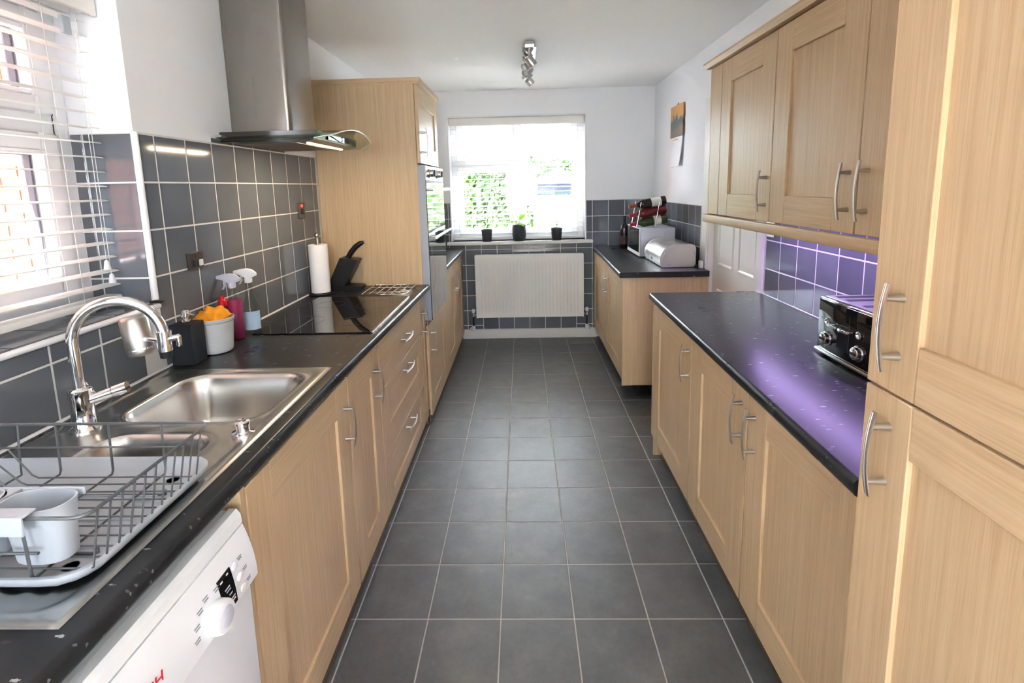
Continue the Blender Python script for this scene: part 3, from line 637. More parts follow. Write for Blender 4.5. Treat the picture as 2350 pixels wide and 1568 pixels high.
# ------------------------------------------------------------------ sink, tap
def sm(a, b, t): t = max(0., min(1., (t - a) / (b - a))); return t * t * (3 - 2 * t)
def rrect(x, y, x0, x1, y0, y1, r):
    """signed distance to a rounded rectangle (negative inside)"""
    cx, cy = (x0 + x1) / 2, (y0 + y1) / 2; qx, qy = abs(x - cx) - (x1 - x0) / 2 + r, abs(y - cy) - (y1 - y0) / 2 + r
    return math.hypot(max(qx, 0), max(qy, 0)) + min(max(qx, qy), 0) - r
SX0, SX1, SYA, SYB = -1.205, -.648, .594, 1.606
def sink_z(x, y):
    z = CT + .0045
    d = rrect(x, y, SX0, SX1, SYA, SYB, .012)
    z -= .0035 * sm(-.008, 0, d)                                     # rolled outer edge
    z -= .0035 * sm(0, .014, -rrect(x, y, SX0 + .022, SX1 - .022, SYA + .02, SYB - .02, .05))   # pressed deck
    b1 = rrect(x, y, -1.095, -.690, 1.205, 1.552, .085); z += .0035 * math.exp(-(b1 / .012) ** 2)
    z -= .150 * sm(.004, .052, -b1) + .006 * sm(.05, .2, -b1)
    b2 = rrect(x, y, -1.035, -.745, .925, 1.145, .07); z += .003 * math.exp(-(b2 / .010) ** 2)
    z -= .095 * sm(.004, .042, -b2)
    if y < .90 and SX0 + .06 < x < SX1 - .06:                       # drainer flutes
        z += .003 * (.5 + .5 * math.cos((x + 1.16) * 2 * math.pi / .045)) ** 2 * sm(.64, .67, y) * (1 - sm(.86, .89, y))
    return z
sk = thing('sink', 'stainless steel inset sink with two bowls and a drainer', 'sink', (-.93, 1.1, CT))
nu, nv = 84, 152
m = M(); m.grid(lambda u, v: (SX0 + (SX1 - SX0) * u, SYA + (SYB - SYA) * v, sink_z(SX0 + (SX1 - SX0) * u, SYA + (SYB - SYA) * v)), nu, nv)
part(sk, 'bowl_deck', m, SINKST, 60)
for (x, y, r, z) in ((-.892, 1.375, .040, CT - .154), (-.89, 1.035, .038, CT - .0925)):
    d = part(sk, 'drain', M().lathe([(0, .004), (.010, .0045), (r - .006, .003), (r, .0005), (r, -.002)], (x, y, z), 28), CHROME)
part(sk, 'waste_knob', M().lathe([(.026, 0), (.026, .004), (.016, .007), (.015, .022), (.017, .023), (.017, .030), (.013, .033), (0, .033)], (-.700, 1.152, CT + .001), 28), CHROME)
tp = thing('kitchen_tap', 'chrome swan-neck tap with a steel water filter, behind the sink', 'tap', (-1.125, 1.182, CT + .002))
tx, ty = -1.125, 1.182
m = M(); m.lathe([(.034, 0), (.034, .004), (.028, .010), (.0255, .013), (.0245, .085), (.0262, .090), (.0262, .106), (.0235, .109), (.016, .112), (0, .112)], (tx, ty, CT + .001), 32); part(tp, 'body', m, CHROME)
dirx, diry = .953, .303; Rr = .099; pts = [(tx, ty, CT + .10), (tx, ty, CT + .17), (tx, ty, 1.150)]
for i in range(1, 21):
    a = math.pi * i / 20; d = Rr * (1 - math.cos(a)); pts.append((tx + dirx * d, ty + diry * d, 1.150 + Rr * math.sin(a)))
ex, ey = tx + dirx * 2 * Rr, ty + diry * 2 * Rr
part(tp, 'spout', M().tube(pts, .0128, 20), CHROME)
lv = M(); lv.cyl((tx + .018, ty + .008, 1.000), (tx + .062, ty + .026, 1.012), .0135, .0135, 20); part(tp, 'valve_stem', lv, CHROME)
lv = M(); lv.cyl((tx + .064, ty + .027, 1.0125), (tx + .092, ty + .038, 1.020), .0150, .0150, 20); part(tp, 'lever', lv, CHROME); part(tp, 'lever_pin', M().cyl((tx + .03, ty + .012, 1.010), (tx - .01, ty + .03, 1.035), .004, .003, 10), CHROME)
nz = M(); nz.cyl((ex, ey, 1.160), (ex, ey, 1.108), .0165, .0165, 24); nz.cyl((ex, ey, 1.161), (ex, ey, 1.148), .018, n=24); part(tp, 'diverter', nz, CHROME)
part(tp, 'aerator', M().cyl((ex, ey, 1.108), (ex, ey, 1.090), .0150, .0135, 20), BLACKP)
dl_ = M(); dl_.cyl((ex + .012, ey, 1.140), (ex + .036, ey + .006, 1.143), .008, .008, 14); dl_.box(ex + .030, ex + .040, ey - .002, ey + .012, 1.118, 1.148, .003); part(tp, 'diverter_lever', dl_, CHROME)
fc = Vector((ex - .098, ey + .036, 1.140)); ax = Vector((-.20, .10, 1)).normalized()
arm = M(); arm.cyl((ex - .010, ey + .003, 1.136), tuple(fc + Vector((.024, -.008, -.006))), .0085, .0085, 14); part(tp, 'filter_arm', arm, CHROME)
fl = part(tp, 'filter_housing', M().lathe([(0, -.056), (.024, -.056), (.0325, -.050), (.034, -.046), (.034, .042), (.031, .049), (.024, .053), (0, .054)], fc, 32, ax), NICKEL)
part(fl, 'filter_cap', M().lathe([(.0346, -.040), (.0346, -.036)], fc, 32, ax), CHROME)

# ------------------------------------------------------------------ drying rack, tray, caddy
tr = thing('drip_tray', 'pale grey plastic drip tray under the wire dish rack', 'tray', (-.90, .81, CT + .006))
TXA, TXB, TYA, TYB, TZ = -1.17, -.664, .648, .985, CT + .0075
def tray_fn(u, v):
    # rounded-rectangle shell lofted from centre to rim
    a = 2 * math.pi * u; k = v
    def rr_(grow):
        w, h, r = (TXB - TXA) / 2 + grow, (TYB - TYA) / 2 + grow, .05
        c_, s_ = math.cos(a), math.sin(a); t = min(w / max(abs(c_), 1e-6), h / max(abs(s_), 1e-6)); x, y = c_ * t, s_ * t
        ax_, ay_ = abs(x), abs(y)
        if ax_ > w - r and ay_ > h - r:
            ox, oy = w - r, h - r; L = math.hypot(ax_ - ox, ay_ - oy)
            if L > 1e-9: ax_, ay_ = ox + (ax_ - ox) * r / L, oy + (ay_ - oy) * r / L
        return math.copysign(ax_, x), math.copysign(ay_, y)
    prof = [(-.30, .004), (-.14, .004), (-.03, .004), (-.018, .005), (-.006, .022), (-.002, .026), (.003, .0255), (.004, .021), (-.004, .008), (-.012, .001)]
    gq, z = prof[int(round(k * (len(prof) - 1)))]
    if gq == -.30: x, y = rr_(-.13); x, y = x * .02, y * .02
    else: x, y = rr_(max(gq, -.14))
    return ((TXA + TXB) / 2 + x, (TYA + TYB) / 2 + y, TZ + z)
m = M(); m.grid(tray_fn, 96, 9); bmesh.ops.remove_doubles(m.bm, verts=m.bm.verts, dist=.0004); part(tr, 'tray', m, GREYPL, 60)
for x, y in ((TXA + .06, TYA + .05), (TXB - .06, TYA + .05), (TXA + .06, TYB - .05), (TXB - .06, TYB - .05)): part(tr, 'foot', M().cyl((x, y, CT + .0055), (x, y, TZ + .004), .012, n=14), GREYPL)
for y in (.74, .81, .88): part(tr, 'rib', M().box(TXA + .05, TXB - .05, y - .003, y + .003, TZ + .003, TZ + .008, .001), GREYPL)
rk = thing('dish_rack', 'grey wire dish drying rack standing in a plastic tray by the sink', 'dish rack', (-.88, .79, CT + .015))
RX0, RX1, RY0, RY1, RZ1, RZ0 = -1.12, -.640, .648, .945, 1.052, CT + .028
def rr_path(x0, x1, y0, y1, z, r, n=5):
    pts = []
    for cx, cy, a0 in ((x1 - r, y1 - r, 0), (x0 + r, y1 - r, HP), (x0 + r, y0 + r, 2 * HP), (x1 - r, y0 + r, 3 * HP)):
        for i in range(n + 1): a = a0 + HP * i / n; pts.append((cx + r * math.cos(a), cy + r * math.sin(a), z))
    return pts
part(rk, 'top_rim', M().tube(rr_path(RX0, RX1, RY0, RY1, RZ1, .022), .0030, 10, True), WIRE)
part(rk, 'mid_rim', M().tube([(RX0 + .012, RY1 - .006, 1.004), (RX1 - .05, RY1 - .006, 1.004)], .0021, 8), WIRE)
part(rk, 'mid_rim', M().tube([(RX0 + .012, RY0 + .008, .990), (RX1 - .085, RY0 + .008, .990)], .0024, 8), WIRE)
BX_, BXa = RX1 - .022, RX0 + .02
for i in range(11):                                              # basket wires along X, turning up at the right end
    y = RY0 + .026 + i * (RY1 - RY0 - .052) / 10
    pts = [(BXa + .06, y, RZ0 + .06 if i % 2 == 0 else RZ0 + .045), (BXa + .10, y, RZ0 + .006), (BXa + .112, y, RZ0)] + [(BX_ - .006, y, RZ0), (BX_ - .001, y, RZ0 + .002), (BX_, y, RZ0 + .007), (RX1 - .002, y, RZ1)]
    part(rk, 'basket_wire', M().tube(pts, .0016, 8), WIRE)
for x in (-.96, -.85, -.74): part(rk, 'cross_wire', M().tube([(x, RY0 + .004, RZ1), (x, RY0 + .006, RZ0 + .004), (x, RY0 + .010, RZ0 - .003), (x, RY1 - .010, RZ0 - .003), (x, RY1 - .006, RZ0 + .004), (x, RY1 - .002, RZ1)], .0022, 8), WIRE)
for x in (-1.04,): part(rk, 'cross_wire', M().tube([(x, RY0 + .004, RZ1), (x, RY0 + .010, RZ0 - .003), (x, RY1 - .010, RZ0 - .003), (x, RY1 - .002, RZ1)], .0022, 8), WIRE)
for y in (RY0 + .075, RY1 - .065): part(rk, 'foot_wire', M().tube([(-.70, y, RZ0 - .003), (-.70, y, TZ + .0085), (-.712, y, TZ + .0065), (-1.06, y, TZ + .0065), (-1.07, y, RZ0 - .003)], .0026, 8), WIRE)
cd = thing('cutlery_caddy', 'grey plastic two-cup cutlery caddy hooked over the rack rim', 'caddy', (-.77, .69, CT + .03))
for cxx in (-.752, -.866):
    secs = []
    for z, k in ((CT + .036, .80), (CT + .09, .90), (1.046, 1.0), (1.052, 1.03)):
        sec = []
        for i in range(28):
            a = 2 * math.pi * i / 28; ca, sa = math.cos(a), math.sin(a); e = 2 / 2.6
            sec.append((cxx + .052 * k * math.copysign(abs(ca) ** e, ca), .692 + .031 * k * math.copysign(abs(sa) ** e, sa) + (1 - k) * .02, z))
        secs.append(sec)
    m = M(); inn = [[(cxx + (p[0] - cxx) * .94, .692 + (p[1] - .692) * .92, p[2] + (.004 if n_ == 0 else 0)) for p in sec] for n_, sec in enumerate(secs)]
    m.loft(secs + list(reversed(inn)), caps=False); m.bm.faces.new([m.bm.verts.new(Vector(p)) for p in inn[0]]); m.bm.faces.new([m.bm.verts.new(Vector(p)) for p in reversed(secs[0])])
    part(cd, 'cup', m, GREYPL)
m = M(); m.box(-.93, -.706, .722, .727, 1.040, 1.053, .002); m.box(-.93, -.722, .640, .662, 1.0560, 1.0600, .0015); m.box(-.93, -.722, .636, .641, 1.030, 1.060, .0015); part(cd, 'hanger', m, GREYPL)
m = M(); m.prism([(-.828, .665), (-.806, .665), (-.812, .690), (-.806, .722), (-.828, .722), (-.822, .690)], 2, 1.046, 1.052); part(cd, 'web', m, GREYPL)

# ------------------------------------------------------------------ dishwasher
dw = thing('dishwasher', 'white freestanding dishwasher with a dial under the drainer', 'dishwasher', (-.9, .68, 0)); DX = -.606
dy0, dy1 = .378, .966
part(dw, 'body', M().box(XL + .03, DX - .03, dy0 + .002, dy1 - .002, .10, .846, .003), ENAMEL)
part(dw, 'door', M().box(DX - .03, DX + .001, dy0, dy1, .11, .684, .006, 2), ENAMEL)
pf = [(DX - .03, .690), (DX + .014, .690), (DX + .018, .694)] + [(DX + .018 - .022 * (i / 8) ** 2, .694 + .118 * i / 8) for i in range(1, 9)] + [(DX - .03, .813)]
part(dw, 'control_panel', M().prism(pf, 1, dy0, dy1), ENAMEL, 30)
part(dw, 'top_edge', M().prism([(DX - .03, .816), (DX - .004, .816), (DX - .006, .836), (DX - .014, .847), (DX - .03, .847)], 1, dy0, dy1), ENAMEL, 30)
def dwx(z): return DX + .018 - .022 * max(0, min(1, (z - .694) / .118)) ** 2
def on_panel(m, y0, y1, z0, z1, t=.0012):
    secs = []
    for i in range(7):
        z = z0 + (z1 - z0) * i / 6; x = dwx(z); secs.append([(x - .001, y0, z), (x + t, y0, z), (x + t, y1, z), (x - .001, y1, z)])
    m.loft(secs); return m
dsp = part(dw, 'display', on_panel(M(), .846, .888, .700, .774), BLACKG)
for (y, z, h, w) in ((.856, .764, .003, .008), (.876, .766, .003, .006), (.866, .744, .0025, .016), (.868, .738, .0025, .014), (.872, .728, .0025, .010), (.876, .717, .0025, .014), (.877, .711, .0025, .012)): part(dsp, 'legend', on_panel(M(), y - w / 2, y + w / 2, z, z + h, .0016), PRINTW)
for (y, z) in ((.900, .765), (.906, .737), (.911, .709)):
    part(dw, 'button', M().lathe([(.0085, 0), (.0085, .0035), (.0065, .005), (0, .0052)], (dwx(z) - .0005, y, z), 18, (1, 0, -.12)), WPLAST)
    on = on_panel(M(), y + .014, y + .028, z + .004, z + .0055); on_panel(on, y + .016, y + .027, z, z + .0015); part(dw, 'print', on, PRINTG)
ky, kz = .824, .722
kb = part(dw, 'dial', M().lathe([(.030, 0), (.031, .004), (.0295, .017), (.0275, .021), (.0215, .0225), (0, .0205)], (dwx(kz) - .001, ky, kz), 36, (1, 0, .10)), WPLAST)
part(kb, 'dial_face', M().lathe([(.019, .0228), (.018, .0236), (0, .0236)], (dwx(kz) - .001, ky, kz), 30, (1, 0, .10)), MWHITE)
for (y, z) in ((.792, .760), (.812, .768), (.842, .762), (.776, .742), (.770, .722)):
    on = on_panel(M(), y - .008, y + .006, z + .005, z + .0068); on_panel(on, y - .006, y + .006, z, z + .0018); part(dw, 'print', on, PRINTG)
fc_ = bpy.data.curves.new('brand_text', 'FONT'); fc_.body = 'BOSCH'; fc_.size = .028; fc_.extrude = .0004; fc_.align_x = 'RIGHT'
fo = bpy.data.objects.new('brand_text', fc_); C.objects.link(fo)
bpy.context.view_layer.update(); tm = bpy.data.meshes.new_from_object(fo.evaluated_get(bpy.context.evaluated_depsgraph_get())); bpy.data.objects.remove(fo); tm.materials.clear(); tm.materials.append(PRINTR)
o = bpy.data.objects.new('brand_lettering', tm); C.objects.link(o); o.parent = dw; o.location = Vector((dwx(.745) + .0004, .690, .738)) - Vector(dw.location); o.rotation_euler = (HP, .04, HP)

# ------------------------------------------------------------------ hob and hood
hb = thing('hob', 'black glass ceramic hob set in the worktop below the hood', 'hob', (-.88, 2.35, CT))
part(hb, 'glass_plate', M().box(-1.135, -.632, 2.0, 2.70, CT + .0005, CT + .006, .002), BLACKG)
part(hb, 'edge_trim', M().box(-.634, -.628, 2.0, 2.70, CT + .0005, CT + .0068, .001), ALU)
RING = pm('grey_zone_ring', srgb(88, 88, 90), .2)
for (x, y, r) in ((-.765, 2.18, .072), (-1.0, 2.20, .090), (-.76, 2.50, .095), (-1.0, 2.52, .072)):
    part(hb, 'zone_ring', M().lathe([(r, 0), (r, .0004), (r - .002, .0004), (r - .002, 0)], (x, y, CT + .006), 48, caps=False), RING)
hd = thing('cooker_hood', 'stainless steel chimney hood with a curved glass canopy', 'cooker hood', (-1.0, 2.32, 1.70))
def rr_poly(x0, x1, y0, y1, r, n=6):
    pts = [(x0, y0)]
    for cx, cy, a0 in ((x1 - r, y0 + r, -HP), (x1 - r, y1 - r, 0)):
        for i in range(n + 1): a = a0 + HP * i / n; pts.append((cx + r * math.cos(a), cy + r * math.sin(a)))
    return pts + [(x0, y1)]
part(hd, 'chimney', M().prism(rr_poly(XL + .001, -.976, 2.182, 2.452, .022), 2, 1.766, ZC - .001), HSTEEL, 30)
GY0, GY1, GYc = 2.03, 2.64, 2.335
def gz(y): return 1.772 - .055 * ((y - GYc) / .305) ** 2
def gxf(y): return -.742 - .02 * ((y - GYc) / .305) ** 2 - (.06 * max(0, abs(y - GYc) / .305 - .8) / .2 if abs(y - GYc) > .244 else 0)
secs = []
for i in range(25):
    y = GY0 + (GY1 - GY0) * i / 24; z = gz(y); secs.append([(XL + .004, y, z), (gxf(y), y, z), (gxf(y), y, z + .006), (XL + .004, y, z + .006)])
part(hd, 'glass_canopy', M().loft(secs), HGLASS, 30)
fe = M(); fe.tube([(gxf(GY0 + (GY1 - GY0) * i / 24) + .001, GY0 + (GY1 - GY0) * i / 24, gz(GY0 + (GY1 - GY0) * i / 24) + .003) for i in range(25)], .0032, 8); part(hd, 'glass_edge', fe, pm('pale_glass_edge', srgb(205, 214, 200), .15))
bd = M(); bd.prism([(XL + .003, 1.718), (-.87, 1.712), (-.835, 1.722), (-.828, 1.758), (XL + .003, 1.758)], 1, 2.085, 2.585); part(hd, 'motor_box', bd, pm('dark_hood_steel', (.09, .085, .08, 1), .2, 1.0), 30)
part(hd, 'control_strip', M().box(-.8285, -.826, 2.20, 2.47, 1.728, 1.752, .001), BLACKG)
part(hd, 'grease_filter', M().box(-1.19, -.93, 2.12, 2.55, 1.7115, 1.7155), PLATE)
part(hd, 'lamp', M().box(-.898, -.882, 2.14, 2.53, 1.7085, 1.7125, .001), HOODLT)
part(hd, 'mounting_bracket', M().box(XL + .002, XL + .03, 2.05, 2.10, 1.734, 1.744, .001), CHROME)

# ------------------------------------------------------------------ items on the left worktop
sd = thing('soap_dispenser', 'black stone soap dispenser with chrome pump behind the sink', 'soap dispenser', (-1.183, 1.682, CT))
part(sd, 'bottle', M().box(-1.222, -1.144, 1.645, 1.720, CT + .0005, 1.066, .002), SLATE)
pm_ = M(); pm_.lathe([(.016, 0), (.016, .012), (.009, .014), (.009, .020), (.013, .022), (.013, .044), (.011, .046), (0, .046)], (-1.183, 1.682, 1.066), 22); pm_.cyl((-1.183, 1.682, 1.104), (-1.140, 1.672, 1.094), .0045, .0035, 10); part(sd, 'pump', pm_, CHROME)
ck = thing('utensil_crock', 'ribbed white ceramic crock holding a cloth, beside the soap dispenser', 'pot', (-1.158, 1.800, CT))
pr = [(0, .001), (.048, .001), (.053, .004), (.055, .010)] + [(.0555 + .0085 * i / 24 + (.0006 if i % 2 else 0), .012 + .104 * i / 24) for i in range(25)] + [(.067, .119), (.068, .124), (.068, .131), (.0665, .133), (.064, .131), (.063, .118), (.052, .012), (0, .010)]
part(ck, 'pot', M().lathe(pr, (-1.158, 1.800, CT), 40), CERAM, 35)
m = M(); bmesh.ops.create_icosphere(m.bm, subdivisions=4, radius=1.0)
for v in m.bm.verts:
    n_ = noise.noise(v.co * 1.9) * .30 + noise.noise(v.co * 4.2) * .13; k = 1 + n_
    v.co = Vector((-1.160 + v.co.x * .056 * k, 1.798 + v.co.y * .056 * k, CT + .122 + v.co.z * (.050 if v.co.z > 0 else .035) * k))
solo('cleaning_cloth', m, ORANGE, 'crumpled orange cloth stuffed in the ribbed white crock', 'cloth', (-1.16, 1.80, CT + .09), smooth=60)
gb = thing('washing_up_bottle', 'green washing-up liquid bottle with a red cap behind the white crock', 'bottle', (-1.178, 1.895, CT))
part(gb, 'bottle', M().lathe([(0, .001), (.026, .001), (.029, .006), (.029, .100), (.024, .128), (.011, .148), (.0105, .158)], (-1.178, 1.895, CT), 24), CLEARPL)
part(gb, 'liquid', M().lathe([(0, .003), (.025, .003), (.0275, .008), (.0275, .082), (0, .082)], (-1.178, 1.895, CT), 24), GREENL)
part(gb, 'cap', M().lathe([(.0125, .150), (.0165, .152), (.0165, .172), (.012, .178), (.008, .180), (.007, .192), (0, .193)], (-1.178, 1.895, CT), 20), REDPL)
part(gb, 'neck_label', M().lathe([(.0297, .085), (.0297, .098)], (-1.178, 1.895, CT), 24), REDPL)
def spray(name, label, x, y, h, liquid, lm, lz, head, hz, labelm, lr):
    t = thing(name, label, 'spray bottle', (x, y, CT))
    part(t, 'bottle', M().lathe([(0, .001), (.030, .001), (.034, .007), (.035, .05), (.0335, .105), (.030, .125), (.0155, .168), (.0125, h - .004), (.0125, h)], (x, y, CT), 28), CLEARPL)
    if liquid: part(t, 'liquid', M().lathe([(0, .003), (.029, .003), (.0325, .009), (.0335, .05), (.032, lz), (0, lz)], (x, y, CT), 28), liquid)
    if labelm:
        m = M(); m.grid(lambda u, v: (x + lr * math.cos(-2.6 + 2.6 * u), y + lr * math.sin(-2.6 + 2.6 * u), CT + .022 + .078 * v), 16, 1); part(t, 'label', m, labelm)
    z = CT + h
    hm = M(); hm.lathe([(.015, -.004), (.0155, .016), (.013, .020)], (x, y, z), 18)
    hm.loft([[(x + a, y + b, z + c_) for a, b, c_ in sec] for sec in (
        [(-.060, -.006, .034), (-.060, .006, .034), (-.060, .006, .046), (-.060, -.006, .046)],
        [(-.035, -.009, .030), (-.035, .009, .030), (-.035, .009, .052), (-.035, -.009, .052)],
        [(-.005, -.011, .014), (-.005, .011, .014), (-.005, .010, .055), (-.005, -.010, .055)],
        [(.018, -.010, .018), (.018, .010, .018), (.018, .009, .050), (.018, -.009, .050)],
        [(.036, -.006, .026), (.036, .006, .026), (.036, .006, .036), (.036, -.006, .036)])])
    bmesh.ops.bevel(hm.bm, geom=[e for e in hm.bm.edges], offset=.0022, segments=2, affect='EDGES')
    part(t, 'spray_head', hm, head, 50)
    tg = M(); tg.loft([[(x - .030 - a, y + b, z + c_) for b in (-.004, .004) for a in ((0, .006) if b < 0 else (.006, 0))] for a, c_ in ((0, .032), (.004, .018), (.002, .004), (.010, -.012))] if False else [[(x - .028 + dx, y - .004, z + dz), (x - .022 + dx, y - .004, z + dz), (x - .022 + dx, y + .004, z + dz), (x - .028 + dx, y + .004, z + dz)] for dx, dz in ((0, .032), (-.004, .018), (-.003, .006), (-.012, -.010))]); part(t, 'trigger', tg, head)
    return t
spray('spray_bottle', 'pink cleaning spray bottle with frosted trigger, nearer the sink', -1.172, 1.958, .215, PINKL, None, .165, pm('frosted_plastic', srgb(205, 206, 222), .3), 0, None, .035)
spray('spray_bottle', 'clear spray bottle with white trigger and pale blue label', -1.146, 2.036, .222, None, None, 0, WPLAST, 0, LBLUE, .0355)
ph = thing('kitchen_roll_holder', 'black and chrome kitchen roll holder beside the far end of the hob', 'roll holder', (-1.160, 2.805, CT))
part(ph, 'base', M().lathe([(0, .0005), (.066, .0005), (.068, .003), (.068, .010), (.064, .013), (0, .013)], (-1.160, 2.805, CT), 36), BLACKP)
part(ph, 'rod', M().lathe([(.0075, .012), (.0075, .325), (.012, .330), (.0145, .340), (.0125, .351), (.006, .356), (0, .357)], (-1.160, 2.805, CT), 20), NICKEL)
kr = thing('kitchen_roll', 'roll of white kitchen paper on the upright holder', 'paper roll', (-1.160, 2.805, CT + .013))
part(kr, 'paper', M().lathe([(.019, .0005), (.050, .0005), (.053, .003), (.053, .273), (.050, .276), (.019, .276)], (-1.160, 2.805, CT + .0135), 40), PAPER); part(kr, 'core', M().lathe([(.0185, .001), (.0185, .277)], (-1.160, 2.805, CT + .0135), 24, caps=False), pm('cardboard', srgb(170, 140, 105), .8))
kb_ = thing('knife_block', 'black slanted knife block against the oven tower', 'knife block', (-1.07, 2.95, CT))
part(kb_, 'base', M().prism([(-1.165, CT + .0005), (-.962, CT + .0005), (-.962, CT + .022), (-1.160, CT + .030)], 1, 2.905, 3.0), BLACKP)
part(kb_, 'block', M().prism([(-1.165, CT + .024), (-1.062, CT + .024), (-.974, 1.102), (-1.080, 1.116)], 1, 2.910, 2.996), BLACKP)
kn = thing('kitchen_knife', 'black-handled knife standing in the knife block', 'knife', (-1.02, 2.952, 1.08))
hp_ = [(-1.066, 2.952, 1.088), (-1.045, 2.952, 1.112), (-1.020, 2.952, 1.148), (-.992, 2.952, 1.178), (-.962, 2.952, 1.198), (-.945, 2.952, 1.204)]
part(kn, 'handle', M().tube(hp_, [.011, .0145, .0165, .0165, .015, .010], 12), BLACKP)
for i in (1, 2, 3): part(kn, 'rivet', M().cyl((hp_[i][0], 2.937, hp_[i][2] + .002), (hp_[i][0], 2.967, hp_[i][2] + .002), .0028, n=10), ALU)
cr = thing('trivet', 'square chrome wire trivet on the worktop before the oven tower', 'trivet', (-.78, 2.86, CT))
zz = CT + .011; part(cr, 'frame', M().tube(rr_path(-.905, -.655, 2.725, 3.005, zz, .010, 3), .0030, 8, True), CHROME)
for i in range(1, 6): part(cr, 'bar', M().tube([(-.905 + i * .25 / 6, 2.725, zz), (-.905 + i * .25 / 6, 3.005, zz)], .0026, 8), CHROME)
for y in (2.80, 2.93): part(cr, 'bar', M().tube([(-.905, y, zz - .004), (-.655, y, zz - .004)], .0026, 8), CHROME)
for x in (-.895, -.665):
    for y in (2.735, 2.995): part(cr, 'foot', M().cyl((x, y, CT + .0005), (x, y, zz), .004, n=8), CHROME)
# wall switches
sw = thing('cooker_switch', 'dark steel switch plate with a black and white rocker on the tiles', 'switch', (XL + .006, 1.835, 1.235))
part(sw, 'plate', M().box(XL + .0055, XL + .0125, 1.791, 1.879, 1.234, 1.296, .0015), PLATE); part(sw, 'rocker_surround', M().box(XL + .0125, XL + .0165, 1.815, 1.865, 1.241, 1.268, .001), BLACKP)
part(sw, 'rocker', M().box(XL + .0165, XL + .021, 1.843, 1.864, 1.243, 1.266, .001), WPLAST); part(sw, 'neon', M().box(XL + .0125, XL + .0145, 1.830, 1.842, 1.276, 1.285, .0005), pm('unlit_red_neon', srgb(70, 20, 18), .3))
sw = thing('fused_switch', 'small grey switch plate with a lit red neon near the hood', 'switch', (XL + .006, 2.785, 1.36))
part(sw, 'plate', M().box(XL + .0055, XL + .0105, 2.742, 2.828, 1.362, 1.448, .0015), pm('slate_switch_plate', srgb(92, 90, 90), .35, .4)); part(sw, 'neon', M().box(XL + .0105, XL + .0145, 2.776, 2.792, 1.424, 1.438, .001), NEON); part(sw, 'rocker', M().box(XL + .0105, XL + .0150, 2.774, 2.794, 1.384, 1.414, .001), BLACKP)

# ------------------------------------------------------------------ back wall: radiator, plants
ra = thing('radiator', 'white panel radiator on the tiled wall under the end window', 'radiator', (.06, 4.80, .232)); RAx0, RAx1, RAz0, RAz1, RAy = -.466, .586, .236, .858, 4.790
NF = 29; nxu = NF * 8
def rad_fn(u, v):
    x = RAx0 + .012 + (RAx1 - RAx0 - .024) * u; z = RAz0 + .004 + (RAz1 - RAz0 - .012) * v
    fl_ = .5 + .5 * math.cos((x - RAx0 - .03) / (RAx1 - RAx0 - .06) * NF * 2 * math.pi); env = sm(.05, .10, v) * (1 - sm(.89, .93, v)) * sm(.02, .03, u) * (1 - sm(.97, .98, u))
    return (x, RAy + .009 * env * (1 - fl_ ** 2), z)
m = M(); m.grid(rad_fn, nxu, 22); part(ra, 'front_panel', m, RADW, 60)
part(ra, 'back_panel', M().box(RAx0 + .012, RAx1 - .012, RAy + .055, RAy + .065, RAz0 + .004, RAz1 - .008), RADW)
for x in (RAx0, RAx1 - .014): part(ra, 'side_cover', M().box(x, x + .014, RAy - .002, RAy + .068, RAz0, RAz1, .004, 2), RADW)
part(ra, 'top_grille', M().box(RAx0 + .004, RAx1 - .004, RAy - .001, RAy + .067, RAz1 - .012, RAz1 + .003, .004, 2), RADW)
for x in (-.3, .42): part(ra, 'wall_bracket', M().box(x - .02, x + .02, RAy + .064, YB - .009, .30, .80), RADW)
for s_, x in ((-1, RAx0 - .032), (1, RAx1 + .032)):
    v = part(ra, 'valve', M().lathe([(.010, 0), (.010, .032), (.013, .034), (.013, .040)], (x, RAy + .03, .245), 16), CHROME)
    part(v, 'valve_cap', M().lathe([(.013, .040), (.0165, .043), (.0165, .075), (.014, .080), (0, .081)], (x, RAy + .03, .245), 18), WPLAST)
    part(v, 'tail', M().cyl((x, RAy + .03, .262), (x - s_ * .028, RAy + .03, .262), .008, n=12), CHROME)
    part(ra, 'pipe', M().cyl((x, RAy + .03, .25), (x, RAy + .03, .12), .0075, n=12), RUBBER)
    el = part(ra, 'pipe_elbow', M().tube([(x, RAy + .03, .155), (x, RAy + .03, .122), (x + s_ * .004, RAy + .034, .112), (x + s_ * .012, RAy + .05, .110), (x + s_ * .03, RAy + .078, .110)], .017, 14), WPLAST)
def leaf(m, base, d, L, w, up=.4):
    d = Vector(d).normalized(); sd_ = d.cross(Vector((0, 0, 1))).normalized(); b = Vector(base); n = 6
    L_, R__, Cn = [], [], []
    for i in range(n + 1):
        t = i / n; p = b + d * (L * t) + Vector((0, 0, up * L * math.sin(t * 2.2) * .4)); ww = w * math.sin(math.pi * min(1, t * .96 + .04)) ** .8
        Cn.append(m.bm.verts.new(p)); L_.append(m.bm.verts.new(p + sd_ * ww + Vector((0, 0, ww * .35)))); R__.append(m.bm.verts.new(p - sd_ * ww + Vector((0, 0, ww * .35))))
    for i in range(n):
        m.bm.faces.new((L_[i], Cn[i], Cn[i + 1], L_[i + 1])); m.bm.faces.new((Cn[i], R__[i], R__[i + 1], Cn[i + 1]))
